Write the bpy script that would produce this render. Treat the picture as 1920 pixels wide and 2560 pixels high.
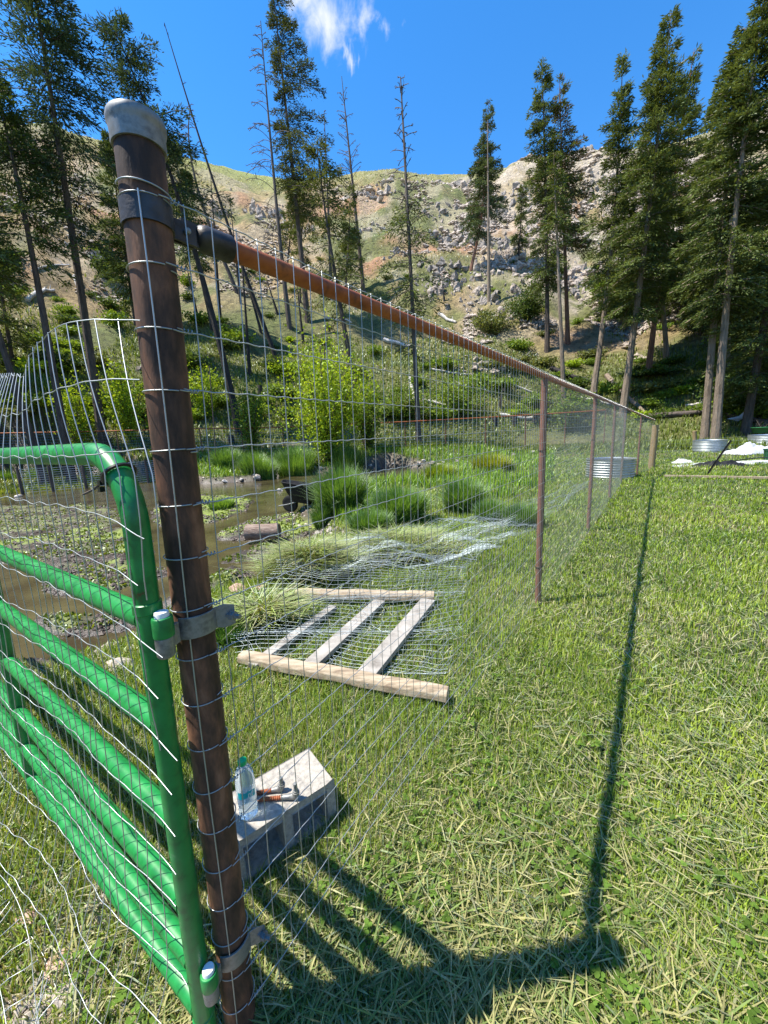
import bpy, bmesh, math, random
import numpy as np
from mathutils import Vector, Matrix
for o in list(bpy.data.objects): bpy.data.objects.remove(o, do_unlink=True)
S = bpy.context.scene
COL = S.collection
rng = np.random.default_rng(7)
random.seed(7)
# ------------------------------------------------------------------ camera
F, PI_, RO, H = 964.6, .1896, .0464, 1.43
c_, s_ = math.cos(PI_), math.sin(PI_); cr, sr = math.cos(RO), math.sin(RO)
cam = bpy.data.cameras.new('camera'); co = bpy.data.objects.new('camera', cam); COL.objects.link(co)
u0, v0 = Vector((1,0,0)), Vector((0,s_,c_)); fw = Vector((0,c_,-s_))
R_ = cr*u0 - sr*v0; U_ = sr*u0 + cr*v0
M = Matrix((R_, U_, -fw)).transposed().to_4x4(); M.translation = (0,0,H)
co.matrix_world = M
cam.sensor_fit = 'HORIZONTAL'; cam.sensor_width = 36; cam.lens = F/1920*36
cam.clip_start = .05; cam.clip_end = 2000
S.camera = co
S.render.resolution_x, S.render.resolution_y = 768, 1024
S.view_settings.view_transform = 'Standard'; S.view_settings.look = 'None'
S.view_settings.exposure = 1.08; S.view_settings.gamma = 1
# ------------------------------------------------------------------ sun and sky
SUN = Vector((-.889, -.064, 1.83)).normalized()
sl = bpy.data.lights.new('sun', 'SUN'); sl.energy = 5.0; sl.angle = math.radians(.5); sl.color = (1,.94,.84)
so = bpy.data.objects.new('sun', sl); COL.objects.link(so)
so.rotation_euler = SUN.to_track_quat('Z','Y').to_euler()
W = bpy.data.worlds.new('World'); S.world = W; W.use_nodes = True
nt = W.node_tree; nt.nodes.clear()
def NN(t, typ, **kw):
    n = t.nodes.new(typ)
    for k, v in kw.items(): setattr(n, k, v)
    return n
sky = NN(nt,'ShaderNodeTexSky', sky_type='NISHITA', sun_disc=False)
sky.sun_elevation = math.asin(SUN.z); sky.sun_rotation = math.radians(-94)
sky.altitude = 900; sky.air_density = 1.0; sky.dust_density = .0; sky.ozone_density = 3.2
hs = NN(nt,'ShaderNodeHueSaturation'); hs.inputs['Saturation'].default_value = 1.3; hs.inputs['Value'].default_value = 1.78
bg = NN(nt,'ShaderNodeBackground'); bg.inputs[1].default_value = .083
out = NN(nt,'ShaderNodeOutputWorld')
nt.links.new(sky.outputs[0], hs.inputs['Color'])
# a wisp of cloud, fixed in the sky by direction
tc = NN(nt,'ShaderNodeTexCoord')
def ray(px, py):
    u = px-960; v = 1280-py
    c2, s2 = math.cos(-RO), math.sin(-RO)
    u, v = u*c2 - v*s2, u*s2 + v*c2
    return np.array([u, F*c_ + v*s_, v*c_ - F*s_])
def cloudmask(px, py, ru, rv, nsc, thr, soft):
    d = Vector(ray(px,py)).normalized()
    a = d.cross(Vector((0,0,1))).normalized(); b = a.cross(d).normalized()
    da = NN(nt,'ShaderNodeVectorMath',operation='DOT_PRODUCT'); da.inputs[1].default_value = a/ru
    db = NN(nt,'ShaderNodeVectorMath',operation='DOT_PRODUCT'); db.inputs[1].default_value = b/rv
    dd = NN(nt,'ShaderNodeVectorMath',operation='DOT_PRODUCT'); dd.inputs[1].default_value = d
    for n in (da,db,dd): nt.links.new(tc.outputs['Generated'], n.inputs[0])
    cmb = NN(nt,'ShaderNodeCombineXYZ'); nt.links.new(da.outputs['Value'],cmb.inputs[0]); nt.links.new(db.outputs['Value'],cmb.inputs[1])
    ln = NN(nt,'ShaderNodeVectorMath',operation='LENGTH'); nt.links.new(cmb.outputs[0], ln.inputs[0])
    nz = NN(nt,'ShaderNodeTexNoise'); nz.inputs['Scale'].default_value = nsc; nz.inputs['Detail'].default_value = 7; nz.inputs['Roughness'].default_value=.58
    nz.inputs['Distortion'].default_value = .35
    mp = NN(nt,'ShaderNodeMapping'); mp.inputs['Scale'].default_value=(1.3,.8,1)
    nt.links.new(cmb.outputs[0], mp.inputs[0]); nt.links.new(mp.outputs[0], nz.inputs['Vector'])
    # density = noise - thr - falloff
    m1 = NN(nt,'ShaderNodeMath',operation='MULTIPLY_ADD'); nt.links.new(ln.outputs['Value'], m1.inputs[0]); m1.inputs[1].default_value=-.42; m1.inputs[2].default_value=.42-thr
    m2 = NN(nt,'ShaderNodeMath',operation='ADD'); nt.links.new(m1.outputs[0],m2.inputs[0]); nt.links.new(nz.outputs[0],m2.inputs[1])
    mr = NN(nt,'ShaderNodeMapRange'); mr.inputs['From Min'].default_value=0; mr.inputs['From Max'].default_value=soft; mr.interpolation_type='SMOOTHSTEP'
    nt.links.new(m2.outputs[0], mr.inputs['Value'])
    fr = NN(nt,'ShaderNodeMath',operation='GREATER_THAN'); fr.inputs[1].default_value=.3; nt.links.new(dd.outputs['Value'],fr.inputs[0])
    m3 = NN(nt,'ShaderNodeMath',operation='MULTIPLY'); nt.links.new(mr.outputs[0],m3.inputs[0]); nt.links.new(fr.outputs[0],m3.inputs[1])
    return m3
prev = hs.outputs[0]
for args in ((805,15,.10,.075,1.7,.60,.42),(875,140,.018,.03,1.4,.62,.5),(960,50,.05,.04,1.8,.78,.5)):
    mk = cloudmask(*args)
    mx = NN(nt,'ShaderNodeMix',data_type='RGBA'); nt.links.new(mk.outputs[0], mx.inputs['Factor']); nt.links.new(prev, mx.inputs[6])
    mx.inputs[7].default_value = (5.6,5.9,6.3,1)
    prev = mx.outputs[2]
nt.links.new(prev, bg.inputs[0]); nt.links.new(bg.outputs[0], out.inputs[0])
S.render.engine = 'CYCLES'
S.cycles.max_bounces = 6; S.cycles.transparent_max_bounces = 6

# ------------------------------------------------------------------ helpers
D = 1920/1659.0
def g(px, py, z=0.):
    d = ray(px*D, py*D); t = (z-H)/d[2]; return d*t + np.array([0,0,H])
def at(px, py, y):
    d = ray(px*D, py*D); return d*(y/d[1]) + np.array([0,0,H])
def at_r(px, py, r):
    d = ray(px*D, py*D); return d*(r/math.hypot(d[0],d[1])) + np.array([0,0,H])
def proj(x, y, z):
    z = z-H; Z = np.maximum(y*c_ - z*s_, .05); U = z*c_ + y*s_
    u = F*x/Z; v = F*U/Z
    return 960+u*cr-v*sr, 1280-(u*sr+v*cr)
def hash2(ix, iy, s):
    h = (ix.astype(np.int64)*374761393 + iy.astype(np.int64)*668265263 + s*1442695041) & 0x7fffffff
    h = ((h ^ (h >> 13))*1274126177) & 0x7fffffff
    return ((h ^ (h >> 16)) & 0xffff)/65535.
def vnoise(x, y, s=0):
    x = np.asarray(x, float); y = np.asarray(y, float)
    ix = np.floor(x); iy = np.floor(y); fx = x-ix; fy = y-iy
    fx = fx*fx*(3-2*fx); fy = fy*fy*(3-2*fy)
    a = hash2(ix,iy,s); b = hash2(ix+1,iy,s); c = hash2(ix,iy+1,s); d = hash2(ix+1,iy+1,s)
    return (a*(1-fx)+b*fx)*(1-fy)+(c*(1-fx)+d*fx)*fy - .5
def fbm(x, y, s=0, o=4, g_=.5):
    r = 0; a = 1
    for i in range(o):
        r = r + a*vnoise(np.asarray(x)*2**i+i*17.3, np.asarray(y)*2**i-i*9.1, s+i); a *= g_
    return r
def sst(a, b, x):
    t = np.clip((x-a)/(b-a), 0, 1); return t*t*(3-2*t)
def pip(px, py, poly):
    ins = np.zeros(px.shape, bool); n = len(poly)
    for i in range(n):
        x1,y1 = poly[i]; x2,y2 = poly[(i+1)%n]
        if y1 == y2: continue
        c = ((y1 > py) != (y2 > py)) & (px < (x2-x1)*(py-y1)/(y2-y1)+x1)
        ins ^= c
    return ins
# ---- creek layout (surveyed outlines, baked to a plan grid)
WZ = -.27
WET = [(-700,1225),(-200,1210),(0,1202),(250,1195),(400,1200),(500,1212),(560,1208),(650,1202),(670,1190),(808,1186),(900,1176),(980,1167),(1113,1176),(1115,1198),(1050,1213),(1000,1218),(930,1232),(905,1240),(850,1262),(740,1300),(800,1325),(810,1345),(780,1372),(725,1405),(705,1445),(690,1485),(600,1505),(520,1515),(470,1530),(420,1550),(380,1600),(330,1650),(250,1690),(150,1700),(0,1690),(-300,1700),(-900,1750),(-900,1225)]
MATS = [([(500,1238),(600,1243),(632,1255),(620,1277),(560,1300),(500,1312),(420,1330),(370,1300),(420,1240)],.17),
        ([(540,1335),(620,1308),(690,1290),(750,1285),(830,1280),(850,1318),(770,1335),(700,1352),(600,1352),(540,1350)],.17),
        ([(-300,1345),(0,1335),(150,1328),(330,1318),(400,1355),(380,1420),(200,1440),(0,1410),(-300,1430)],.15),
        ([(-300,1262),(0,1264),(250,1262),(330,1290),(280,1325),(100,1345),(-300,1350)],.12),
        ([(60,1470),(200,1425),(420,1415),(450,1440),(380,1470),(250,1490),(120,1490)],.135),
        ([(520,1405),(600,1378),(700,1362),(730,1372),(650,1400),(560,1420)],.13),
        ([(440,1465),(520,1440),(600,1420),(650,1430),(600,1480),(500,1500),(440,1520)],.14),
        ([(80,1560),(200,1530),(330,1540),(360,1570),(250,1600),(110,1600)],.13)]
GX0, GY0, GS = -34., 0., .08
gx = np.arange(GX0, 10, GS); gy = np.arange(GY0, 30, GS)
GXX, GYY = np.meshgrid(gx, gy)
jx = fbm(GXX*1.3, GYY*1.3, 50)*14; 
_px, _py = proj(GXX, GYY, WZ)
_px = _px + fbm(GXX*1.1,GYY*1.1,60)*26*np.clip(8/(GYY+1),.3,3); _py = _py + fbm(GXX*1.1,GYY*1.1,70)*10*np.clip(5/(GYY+1),.3,3)
front = GYY > .6
wet = (pip(_px,_py,WET) & front).astype(float)
mat = np.zeros_like(wet)
for poly, v in MATS: mat = np.maximum(mat, (pip(_px,_py,poly) & front)*v)
def blur(a, n, k):
    for _ in range(n):
        p = np.pad(a, k, mode='edge'); c = np.cumsum(np.pad(p,((1,0),(0,0))),0); p = (c[2*k+1:]-c[:-2*k-1])/(2*k+1)
        c = np.cumsum(np.pad(p,((0,0),(1,0))),1); a = (c[:,2*k+1:]-c[:,:-2*k-1])/(2*k+1)
    return a
wetS = blur(wet, 2, 3); matS = blur(mat, 2, 1); wetW = blur(wet, 2, 9)
def samp(G, x, y):
    fx = np.clip((x-GX0)/GS, 0, len(gx)-2.001); fy = np.clip((y-GY0)/GS, 0, len(gy)-2.001)
    ix = fx.astype(int); iy = fy.astype(int); tx = fx-ix; ty = fy-iy
    v = (G[iy,ix]*(1-tx)+G[iy,ix+1]*tx)*(1-ty)+(G[iy+1,ix]*(1-tx)+G[iy+1,ix+1]*tx)*ty
    return np.where((y > 0) & (x < 10) & (y < 30), v, 0.)
CA = np.array([-90,-60,-39,-33,-22,-14,-9,3,12,18,20,27,35,60,90.])
CE = np.array([24,27,28.7,29.3,30.0,29.8,29.6,29.9,29.2,29.0,29.0,28.0,27.0,26,22])
def terr(x, y):
    x = np.asarray(x, float); y = np.asarray(y, float)
    r = np.hypot(x, y); az = np.degrees(np.arctan2(x, y))
    ce = np.interp(az, CA, CE, left=10, right=10)
    ce = np.where(np.abs(az) > 90, np.clip(24-(np.abs(az)-90)*.3, 8, 24), ce)
    r0 = np.interp(az, [-60,-20,5,15,25,45], [27,26,26,27,30,31]); rc = 118.
    zc = np.tan(np.radians(ce))*rc + 1.43
    t = (r-r0)/(rc-r0); tt = np.clip(t,0,1)
    hill = zc*(.86*tt + .14*tt*tt*(3-2*tt))*np.clip(tt*9,0,1)**.35
    hill = np.where(t > 1, zc - (r-rc)*.22 - 0*zc, hill)
    nz = fbm(x*.045, y*.045, 3, 4)*6.5 + (.5-np.abs(fbm(x*.16,y*.16,9,3)))*2.0 + fbm(x*.5,y*.5,14,3)*.55
    hill = hill + nz*sst(.02,.30,t)*(1-.85*sst(.8,1.0,t))
    hill = hill + fbm(x*.9,y*.9,21,3)*.25*sst(0,.05,t)
    rise = np.interp(az, [8,20], [1.,.25])*.85*sst(19.5,25.5,r)
    near = fbm(x*.8, y*.8, 30, 3)*.035
    z = hill + rise + near
    w = samp(wetS, x, y); m = samp(matS, x, y)
    bed = WZ - .085 + m*.9 + fbm(x*3.2,y*3.2,40,4)*.08*(m > .01) + fbm(x*1.5,y*1.5,44,4)*.13*sst(9,5,np.hypot(x,y)-0*x) + fbm(x*1.1,y*1.1,44,3)*.03
    w2 = sst(.12,.75,w)
    z = z*(1-w2) + bed*w2
    # left of the gate the bank falls gently to the creek
    return z
def hz(x, y): return float(terr(np.array([x]), np.array([y]))[0])
def hit(px, py, rmin=2., rmax=170.):
    d = ray(px*D, py*D); hd = math.hypot(d[0], d[1])
    rs = np.exp(np.linspace(math.log(rmin), math.log(rmax), 1500)); P = d[None,:]*(rs/hd)[:,None]; P[:,2] += H
    k = np.argmax(P[:,2] < terr(P[:,0],P[:,1]))
    return P[k] if P[k,2] < hz(P[k,0],P[k,1]) else P[-1]

# ---- materials
MATC = {}
def pr(name, color, rough=.6, metal=0., **kw):
    m = bpy.data.materials.new(name); m.use_nodes = True
    b = m.node_tree.nodes['Principled BSDF']
    b.inputs['Base Color'].default_value = (*color,1); b.inputs['Roughness'].default_value = rough; b.inputs['Metallic'].default_value = metal
    for k, v in kw.items(): b.inputs[k].default_value = v
    return m
def noisy(name, cols, scale=6., detail=8, rough=.7, metal=0., bump=.3, bscale=None, stretch=(1,1,1), dist=.2, rrough=None, pos=None, spec=None, bdist=.02):
    m = pr(name, cols[0], rough, metal); t = m.node_tree; b = t.nodes['Principled BSDF']
    tc = NN(t,'ShaderNodeTexCoord'); mp = NN(t,'ShaderNodeMapping'); mp.inputs['Scale'].default_value = stretch
    t.links.new(tc.outputs['Object'], mp.inputs[0])
    n = NN(t,'ShaderNodeTexNoise'); n.inputs['Scale'].default_value = scale; n.inputs['Detail'].default_value = detail; n.inputs['Distortion'].default_value = dist
    n.inputs['Roughness'].default_value = .62
    t.links.new(mp.outputs[0], n.inputs['Vector'])
    r = NN(t,'ShaderNodeValToRGB'); e = r.color_ramp.elements
    k = len(cols); pos = pos or [ .3+.4*i/(k-1) for i in range(k)]
    e[0].position = pos[0]; e[0].color = (*cols[0],1); e[1].position = pos[-1]; e[1].color = (*cols[-1],1)
    for i in range(1,k-1):
        q = e.new(pos[i]); q.color = (*cols[i],1)
    t.links.new(n.outputs[0], r.inputs[0]); t.links.new(r.outputs[0], b.inputs['Base Color'])
    if bump:
        n2 = NN(t,'ShaderNodeTexNoise'); n2.inputs['Scale'].default_value = bscale or scale*4; n2.inputs['Detail'].default_value = 8
        t.links.new(mp.outputs[0], n2.inputs['Vector'])
        bp = NN(t,'ShaderNodeBump'); bp.inputs['Strength'].default_value = bump; bp.inputs['Distance'].default_value = bdist
        t.links.new(n2.outputs[0], bp.inputs['Height']); t.links.new(bp.outputs[0], b.inputs['Normal'])
    if rrough:
        mr = NN(t,'ShaderNodeMapRange'); mr.inputs['To Min'].default_value = rrough[0]; mr.inputs['To Max'].default_value = rrough[1]
        t.links.new(n.outputs[0], mr.inputs[0]); t.links.new(mr.outputs[0], b.inputs['Roughness'])
    if spec is not None: b.inputs['Specular IOR Level'].default_value = spec
    return m
def leafmat(name, trans=.35, rough=.5, gloss=.12):
    m = bpy.data.materials.new(name); m.use_nodes = True; t = m.node_tree; t.nodes.clear()
    a = NN(t,'ShaderNodeAttribute', attribute_name='Col')
    d = NN(t,'ShaderNodeBsdfDiffuse'); tr = NN(t,'ShaderNodeBsdfTranslucent'); gl = NN(t,'ShaderNodeBsdfGlossy'); gl.inputs['Roughness'].default_value = rough
    gl.inputs['Color'].default_value = (.9,.95,.9,1)
    mt = NN(t,'ShaderNodeMix',data_type='RGBA',blend_type='MULTIPLY'); mt.inputs['Factor'].default_value=1; mt.inputs[7].default_value=(1.5,1.35,.6,1)
    t.links.new(a.outputs['Color'], d.inputs[0]); t.links.new(a.outputs['Color'], mt.inputs[6]); t.links.new(mt.outputs[2], tr.inputs[0])
    m1 = NN(t,'ShaderNodeMixShader'); m1.inputs[0].default_value = trans
    m2 = NN(t,'ShaderNodeMixShader')
    fr = NN(t,'ShaderNodeFresnel'); fr.inputs[0].default_value = 1.4
    mm = NN(t,'ShaderNodeMath',operation='MULTIPLY'); mm.inputs[1].default_value = gloss
    t.links.new(fr.outputs[0], mm.inputs[0]); t.links.new(mm.outputs[0], m2.inputs[0])
    o = NN(t,'ShaderNodeOutputMaterial')
    t.links.new(d.outputs[0], m1.inputs[1]); t.links.new(tr.outputs[0], m1.inputs[2]); t.links.new(m1.outputs[0], m2.inputs[1]); t.links.new(gl.outputs[0], m2.inputs[2]); t.links.new(m2.outputs[0], o.inputs[0])
    return m
M_grass = leafmat('grass_blade', .30, .6, .16)
M_needle = leafmat('needles', .2, .6, .03)
M_leaf = leafmat('leaf', .35, .6, .05)
M_galv = noisy('galvanised_steel', [(.12,.125,.125),(.27,.275,.265),(.18,.18,.165)], 45, metal=.55, rough=.5, bump=.04, rrough=(.4,.65), bdist=.001)
M_wire = pr('galvanised_wire', (.42,.45,.455), .42, .7)
M_wire2 = pr('pale_wire_netting', (.50,.57,.59), .5, .5)
M_rust = noisy('rusted_pipe', [(.040,.024,.017),(.085,.046,.030),(.15,.072,.042),(.24,.12,.07)], 20, pos=[.38,.47,.55,.64], rough=.7, metal=0, spec=.3, bump=.35, stretch=(1,1,.35), rrough=(.55,.85), bdist=.004)
M_rustO = noisy('orange_rusted_rail', [(.10,.030,.014),(.30,.075,.018),(.38,.11,.028),(.16,.05,.022)], 14, rough=.62, metal=.1, bump=.3, rrough=(.5,.8), bdist=.003)
M_rust2 = noisy('rusted_post', [(.10,.045,.032),(.21,.095,.062),(.15,.06,.04)], 22, rough=.75, bump=.3, bdist=.003)
M_green = noisy('green_gate_paint', [(.07,.035,.012),(.006,.12,.028),(.010,.20,.042),(.012,.23,.050),(.10,.24,.11)], 26, rough=.34, bump=.12, rrough=(.26,.5), bdist=.001, pos=[.27,.33,.5,.66,.74])
M_black = pr('black_plastic', (.012,.012,.013), .35)
M_white = pr('white_plastic', (.8,.8,.78), .4)
M_brace = noisy('dark_galvanised_band', [(.03,.027,.027),(.085,.08,.078)], 20, metal=.6, rough=.5, bump=.1)
M_block = noisy('concrete_block', [(.22,.205,.18),(.33,.305,.265),(.41,.38,.33)], 60, rough=.95, bump=.7, bscale=150, bdist=.004)
M_wood = noisy('pale_peeled_timber', [(.16,.115,.075),(.33,.26,.175),(.42,.36,.27)], 5, rough=.85, stretch=(1.2,9,9), bump=.3, bdist=.004)
M_gwood = noisy('weathered_board', [(.15,.135,.115),(.28,.26,.23),(.37,.35,.315)], 9, rough=.9, bump=.4, bdist=.004)
M_postw = noisy('treated_wood_post', [(.22,.15,.07),(.36,.26,.13)], 10, rough=.85, bump=.3, stretch=(3,3,.5))
M_bark = noisy('bark_brown', [(.035,.027,.022),(.085,.064,.05),(.13,.10,.08)], 3.2, rough=.95, bump=.9, stretch=(3,3,.6), bdist=.05)
M_barkR = noisy('bark_red', [(.09,.04,.028),(.20,.10,.065),(.26,.15,.10)], 3, rough=.95, bump=.9, stretch=(3,3,.5), bdist=.05)
M_barkG = noisy('bark_tan', [(.12,.09,.065),(.22,.17,.125),(.30,.24,.18)], 3, rough=.95, bump=.9, stretch=(3,3,.5), bdist=.05)
M_char = noisy('charred_bark', [(.016,.014,.013),(.05,.042,.038)], 3, rough=.95, bump=.9, stretch=(3,3,.6), bdist=.05)
M_snag = noisy('dead_bark', [(.055,.043,.036),(.13,.105,.09)], 3, rough=.95, bump=.6, stretch=(3,3,.6), bdist=.03)
M_log = noisy('bleached_log', [(.25,.22,.19),(.48,.45,.41),(.62,.59,.55)], 5, rough=.9, bump=.5)
M_stump = noisy('cut_log_bark', [(.10,.065,.05),(.25,.18,.14),(.36,.29,.23)], 8, rough=.95, bump=.8, stretch=(1,4,4))
M_rock = noisy('pale_grey_rock', [(.14,.115,.095),(.29,.24,.195),(.44,.375,.315),(.58,.505,.43)], 1.3, rough=.95, bump=1., bscale=4, bdist=.3)
M_rockD = noisy('dark_rock', [(.11,.10,.09),(.26,.23,.20),(.42,.37,.33)], 1.5, rough=.95, bump=1., bscale=5, bdist=.25)
M_stone = noisy('creek_stone', [(.22,.18,.15),(.38,.33,.28),(.48,.42,.36)], 9, rough=.85, bump=.5)
M_stoneL = noisy('pale_stone', [(.42,.38,.34),(.62,.57,.51)], 9, rough=.85, bump=.5)
M_stoneR = noisy('reddish_stone', [(.22,.13,.10),(.42,.28,.22),(.50,.36,.29)], 12, rough=.85, bump=.5)
M_corr = noisy('corrugated_steel', [(.38,.43,.45),(.56,.60,.62)], 12, metal=.8, rough=.42, bump=0)
M_tarp = noisy('white_tarp', [(.38,.40,.43),(.58,.59,.61)], 9, rough=.5, bump=.6, bdist=.03)
M_blk = noisy('black_rubber', [(.008,.008,.009),(.02,.02,.021)], 10, rough=.65, bump=.2, spec=.25)
M_mudO = noisy('dark_mud', [(.03,.022,.017),(.09,.065,.05),(.15,.115,.09)], 7, rough=.6, bump=.8)
M_dgreen = pr('dark_green_plastic', (.01,.07,.03), .35)

# water
M_water = pr('creek_water', (.060,.050,.026), .06)
t = M_water.node_tree; b = t.nodes['Principled BSDF']; b.inputs['IOR'].default_value = 1.33
tcw = NN(t,'ShaderNodeTexCoord'); nw = NN(t,'ShaderNodeTexNoise'); nw.inputs['Scale'].default_value = 7; nw.inputs['Detail'].default_value = 4
mpw = NN(t,'ShaderNodeMapping'); mpw.inputs['Scale'].default_value = (1,2.2,1)
t.links.new(tcw.outputs['Object'], mpw.inputs[0]); t.links.new(mpw.outputs[0], nw.inputs['Vector'])
bw = NN(t,'ShaderNodeBump'); bw.inputs['Strength'].default_value = .22; bw.inputs['Distance'].default_value = .02
t.links.new(nw.outputs[0], bw.inputs['Height']); t.links.new(bw.outputs[0], b.inputs['Normal'])
nc = NN(t,'ShaderNodeTexNoise'); nc.inputs['Scale'].default_value = 1.3; nc.inputs['Detail'].default_value = 5
t.links.new(tcw.outputs['Object'], nc.inputs['Vector'])
rc_ = NN(t,'ShaderNodeValToRGB'); rc_.color_ramp.elements[0].position=.35; rc_.color_ramp.elements[0].color=(.042,.032,.018,1); rc_.color_ramp.elements[1].position=.7; rc_.color_ramp.elements[1].color=(.095,.082,.038,1)
t.links.new(nc.outputs[0], rc_.inputs[0]); t.links.new(rc_.outputs[0], b.inputs['Base Color'])

# ---- tagging and mesh builders
LOC = {}
def tag(o, label, cat, group=None, kind=None):
    if label: o['label'] = label
    if cat: o['category'] = cat
    if group: o['group'] = group
    if kind: o['kind'] = kind
    return o
def thing(name, label, cat, loc, group=None):
    o = bpy.data.objects.new(name, None); COL.objects.link(o)
    o.empty_display_size = .1
    o.location = loc; LOC[o.name] = np.array(loc, float)
    return tag(o, label, cat, group)
def finish(name, V, Fc, m, parent=None, smooth=True, base=None, col=None):
    V = np.asarray(V, float)
    if parent is not None:
        L = LOC[parent.name]
    else:
        L = np.array(base if base is not None else (0,0,0), float)
    me = bpy.data.meshes.new(name)
    me.from_pydata((V-L).tolist(), [], [tuple(f) for f in Fc]); me.update()
    if smooth: me.polygons.foreach_set('use_smooth', [True]*len(me.polygons))
    me.materials.append(m)
    o = bpy.data.objects.new(name, me); COL.objects.link(o)
    if parent is not None:
        o.parent = parent; LOC[o.name] = L
    else:
        o.location = L; LOC[o.name] = L
    if col is not None:
        at_ = me.color_attributes.new('Col','FLOAT_COLOR','POINT'); at_.data.foreach_set('color', np.c_[col, np.ones(len(col))].astype(np.float32).ravel())
    return o
def fast_mesh(name, V, faces, m, parent=None, base=None, col=None, smooth=False):
    """V Nx3, faces list of int arrays (K x n)"""
    L = LOC[parent.name] if parent is not None else np.array(base if base is not None else (0,0,0), float)
    me = bpy.data.meshes.new(name)
    me.vertices.add(len(V)); me.vertices.foreach_set('co', (V-L).astype(np.float32).ravel())
    idx = np.concatenate([f.ravel() for f in faces]); tot = np.concatenate([np.full(len(f), f.shape[1]) for f in faces])
    me.loops.add(len(idx)); me.loops.foreach_set('vertex_index', idx.astype(np.int32))
    me.polygons.add(len(tot)); st = np.r_[0, np.cumsum(tot)[:-1]]
    me.polygons.foreach_set('loop_start', st.astype(np.int32)); 
    try: me.polygons.foreach_set('loop_total', tot.astype(np.int32))
    except Exception: pass
    me.update(calc_edges=True)
    me.polygons.foreach_set('use_smooth', np.full(len(tot), smooth))
    if col is not None:
        a = me.color_attributes.new('Col','FLOAT_COLOR','POINT'); a.data.foreach_set('color', np.c_[col, np.ones(len(col))].astype(np.float32).ravel())
    me.materials.append(m)
    o = bpy.data.objects.new(name, me); COL.objects.link(o)
    if parent is not None: o.parent = parent
    else: o.location = L
    LOC[o.name] = L
    return o
class MB:
    def __init__(s): s.v = []; s.f = []
    def add(s, V, Fc):
        if SHEAR: V = shear(np.array([tuple(p) for p in V], float))
        k = len(s.v); s.v.extend([tuple(map(float,p)) for p in V]); s.f.extend([tuple(i+k for i in f) for f in Fc])
    def tube(s, P, rad, n=8, caps=True, closed=False):
        P = [np.array(p, float) for p in P]; N = len(P)
        if np.isscalar(rad): rad = [rad]*N
        V = []; prev = None
        for i in range(N):
            a = P[(i-1)%N] if (i > 0 or closed) else P[0]; b_ = P[(i+1)%N] if (i < N-1 or closed) else P[-1]
            t_ = b_-a; t_ = t_/(np.linalg.norm(t_)+1e-12)
            if prev is None:
                q = np.array([0,0,1.]) if abs(t_[2]) < .9 else np.array([1.,0,0])
            else: q = prev
            u = q - t_*(q@t_); u = u/(np.linalg.norm(u)+1e-12); w = np.cross(t_, u); prev = u
            for k in range(n):
                a_ = 2*math.pi*k/n; V.append(P[i]+rad[i]*(math.cos(a_)*u+math.sin(a_)*w))
        Fc = []
        for i in range(N if closed else N-1):
            j = (i+1)%N
            for k in range(n): Fc.append((i*n+k, i*n+(k+1)%n, j*n+(k+1)%n, j*n+k))
        if caps and not closed:
            Fc.append(tuple(range(n))[::-1]); Fc.append(tuple((N-1)*n+k for k in range(n)))
        s.add(V, Fc)
    def lathe(s, c, prof, n=24, axis=(0,0,1), arc=None):
        c = np.array(c,float); ax = np.array(axis,float); ax /= np.linalg.norm(ax)
        q = np.array([0,0,1.]) if abs(ax[2]) < .9 else np.array([1.,0,0])
        u = q-ax*(q@ax); u /= np.linalg.norm(u); w = np.cross(ax,u); V = []
        for r, h in prof:
            for k in range(n):
                a_ = 2*math.pi*k/n; V.append(c+ax*h+r*(math.cos(a_)*u+math.sin(a_)*w))
        Fc = []
        for i in range(len(prof)-1):
            for k in range(n): Fc.append((i*n+k, i*n+(k+1)%n, (i+1)*n+(k+1)%n, (i+1)*n+k))
        if prof[0][0] > 1e-5: Fc.append(tuple(range(n))[::-1])
        if prof[-1][0] > 1e-5: Fc.append(tuple((len(prof)-1)*n+k for k in range(n)))
        s.add(V, Fc)
    def box(s, c, sx, sy, sz, ux=(1,0,0), uy=(0,1,0), uz=(0,0,1), taper=1.):
        c = np.array(c,float); ux, uy, uz = [np.array(q,float) for q in (ux,uy,uz)]
        V = []
        for k in (-.5,.5):
            tp = 1 if k < 0 else taper
            for a_, b_ in ((-.5,-.5),(.5,-.5),(.5,.5),(-.5,.5)):
                V.append(c+ux*sx*a_*tp+uy*sy*b_*tp+uz*sz*k)
        s.add(V, [(3,2,1,0),(4,5,6,7),(0,1,5,4),(1,2,6,5),(2,3,7,6),(3,0,4,7)])
    def build(s, name, m, parent=None, base=None, smooth=True, bevel=0):
        o = finish(name, s.v, s.f, m, parent, smooth, base)
        if bevel:
            md = o.modifiers.new('bevel','BEVEL'); md.width = bevel; md.segments = 2; md.limit_method = 'ANGLE'
        if smooth:
            try: o.data.set_sharp_from_angle(angle=math.radians(40))
            except Exception: pass
        return o
def arr(*a): return np.array(a, float)

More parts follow.
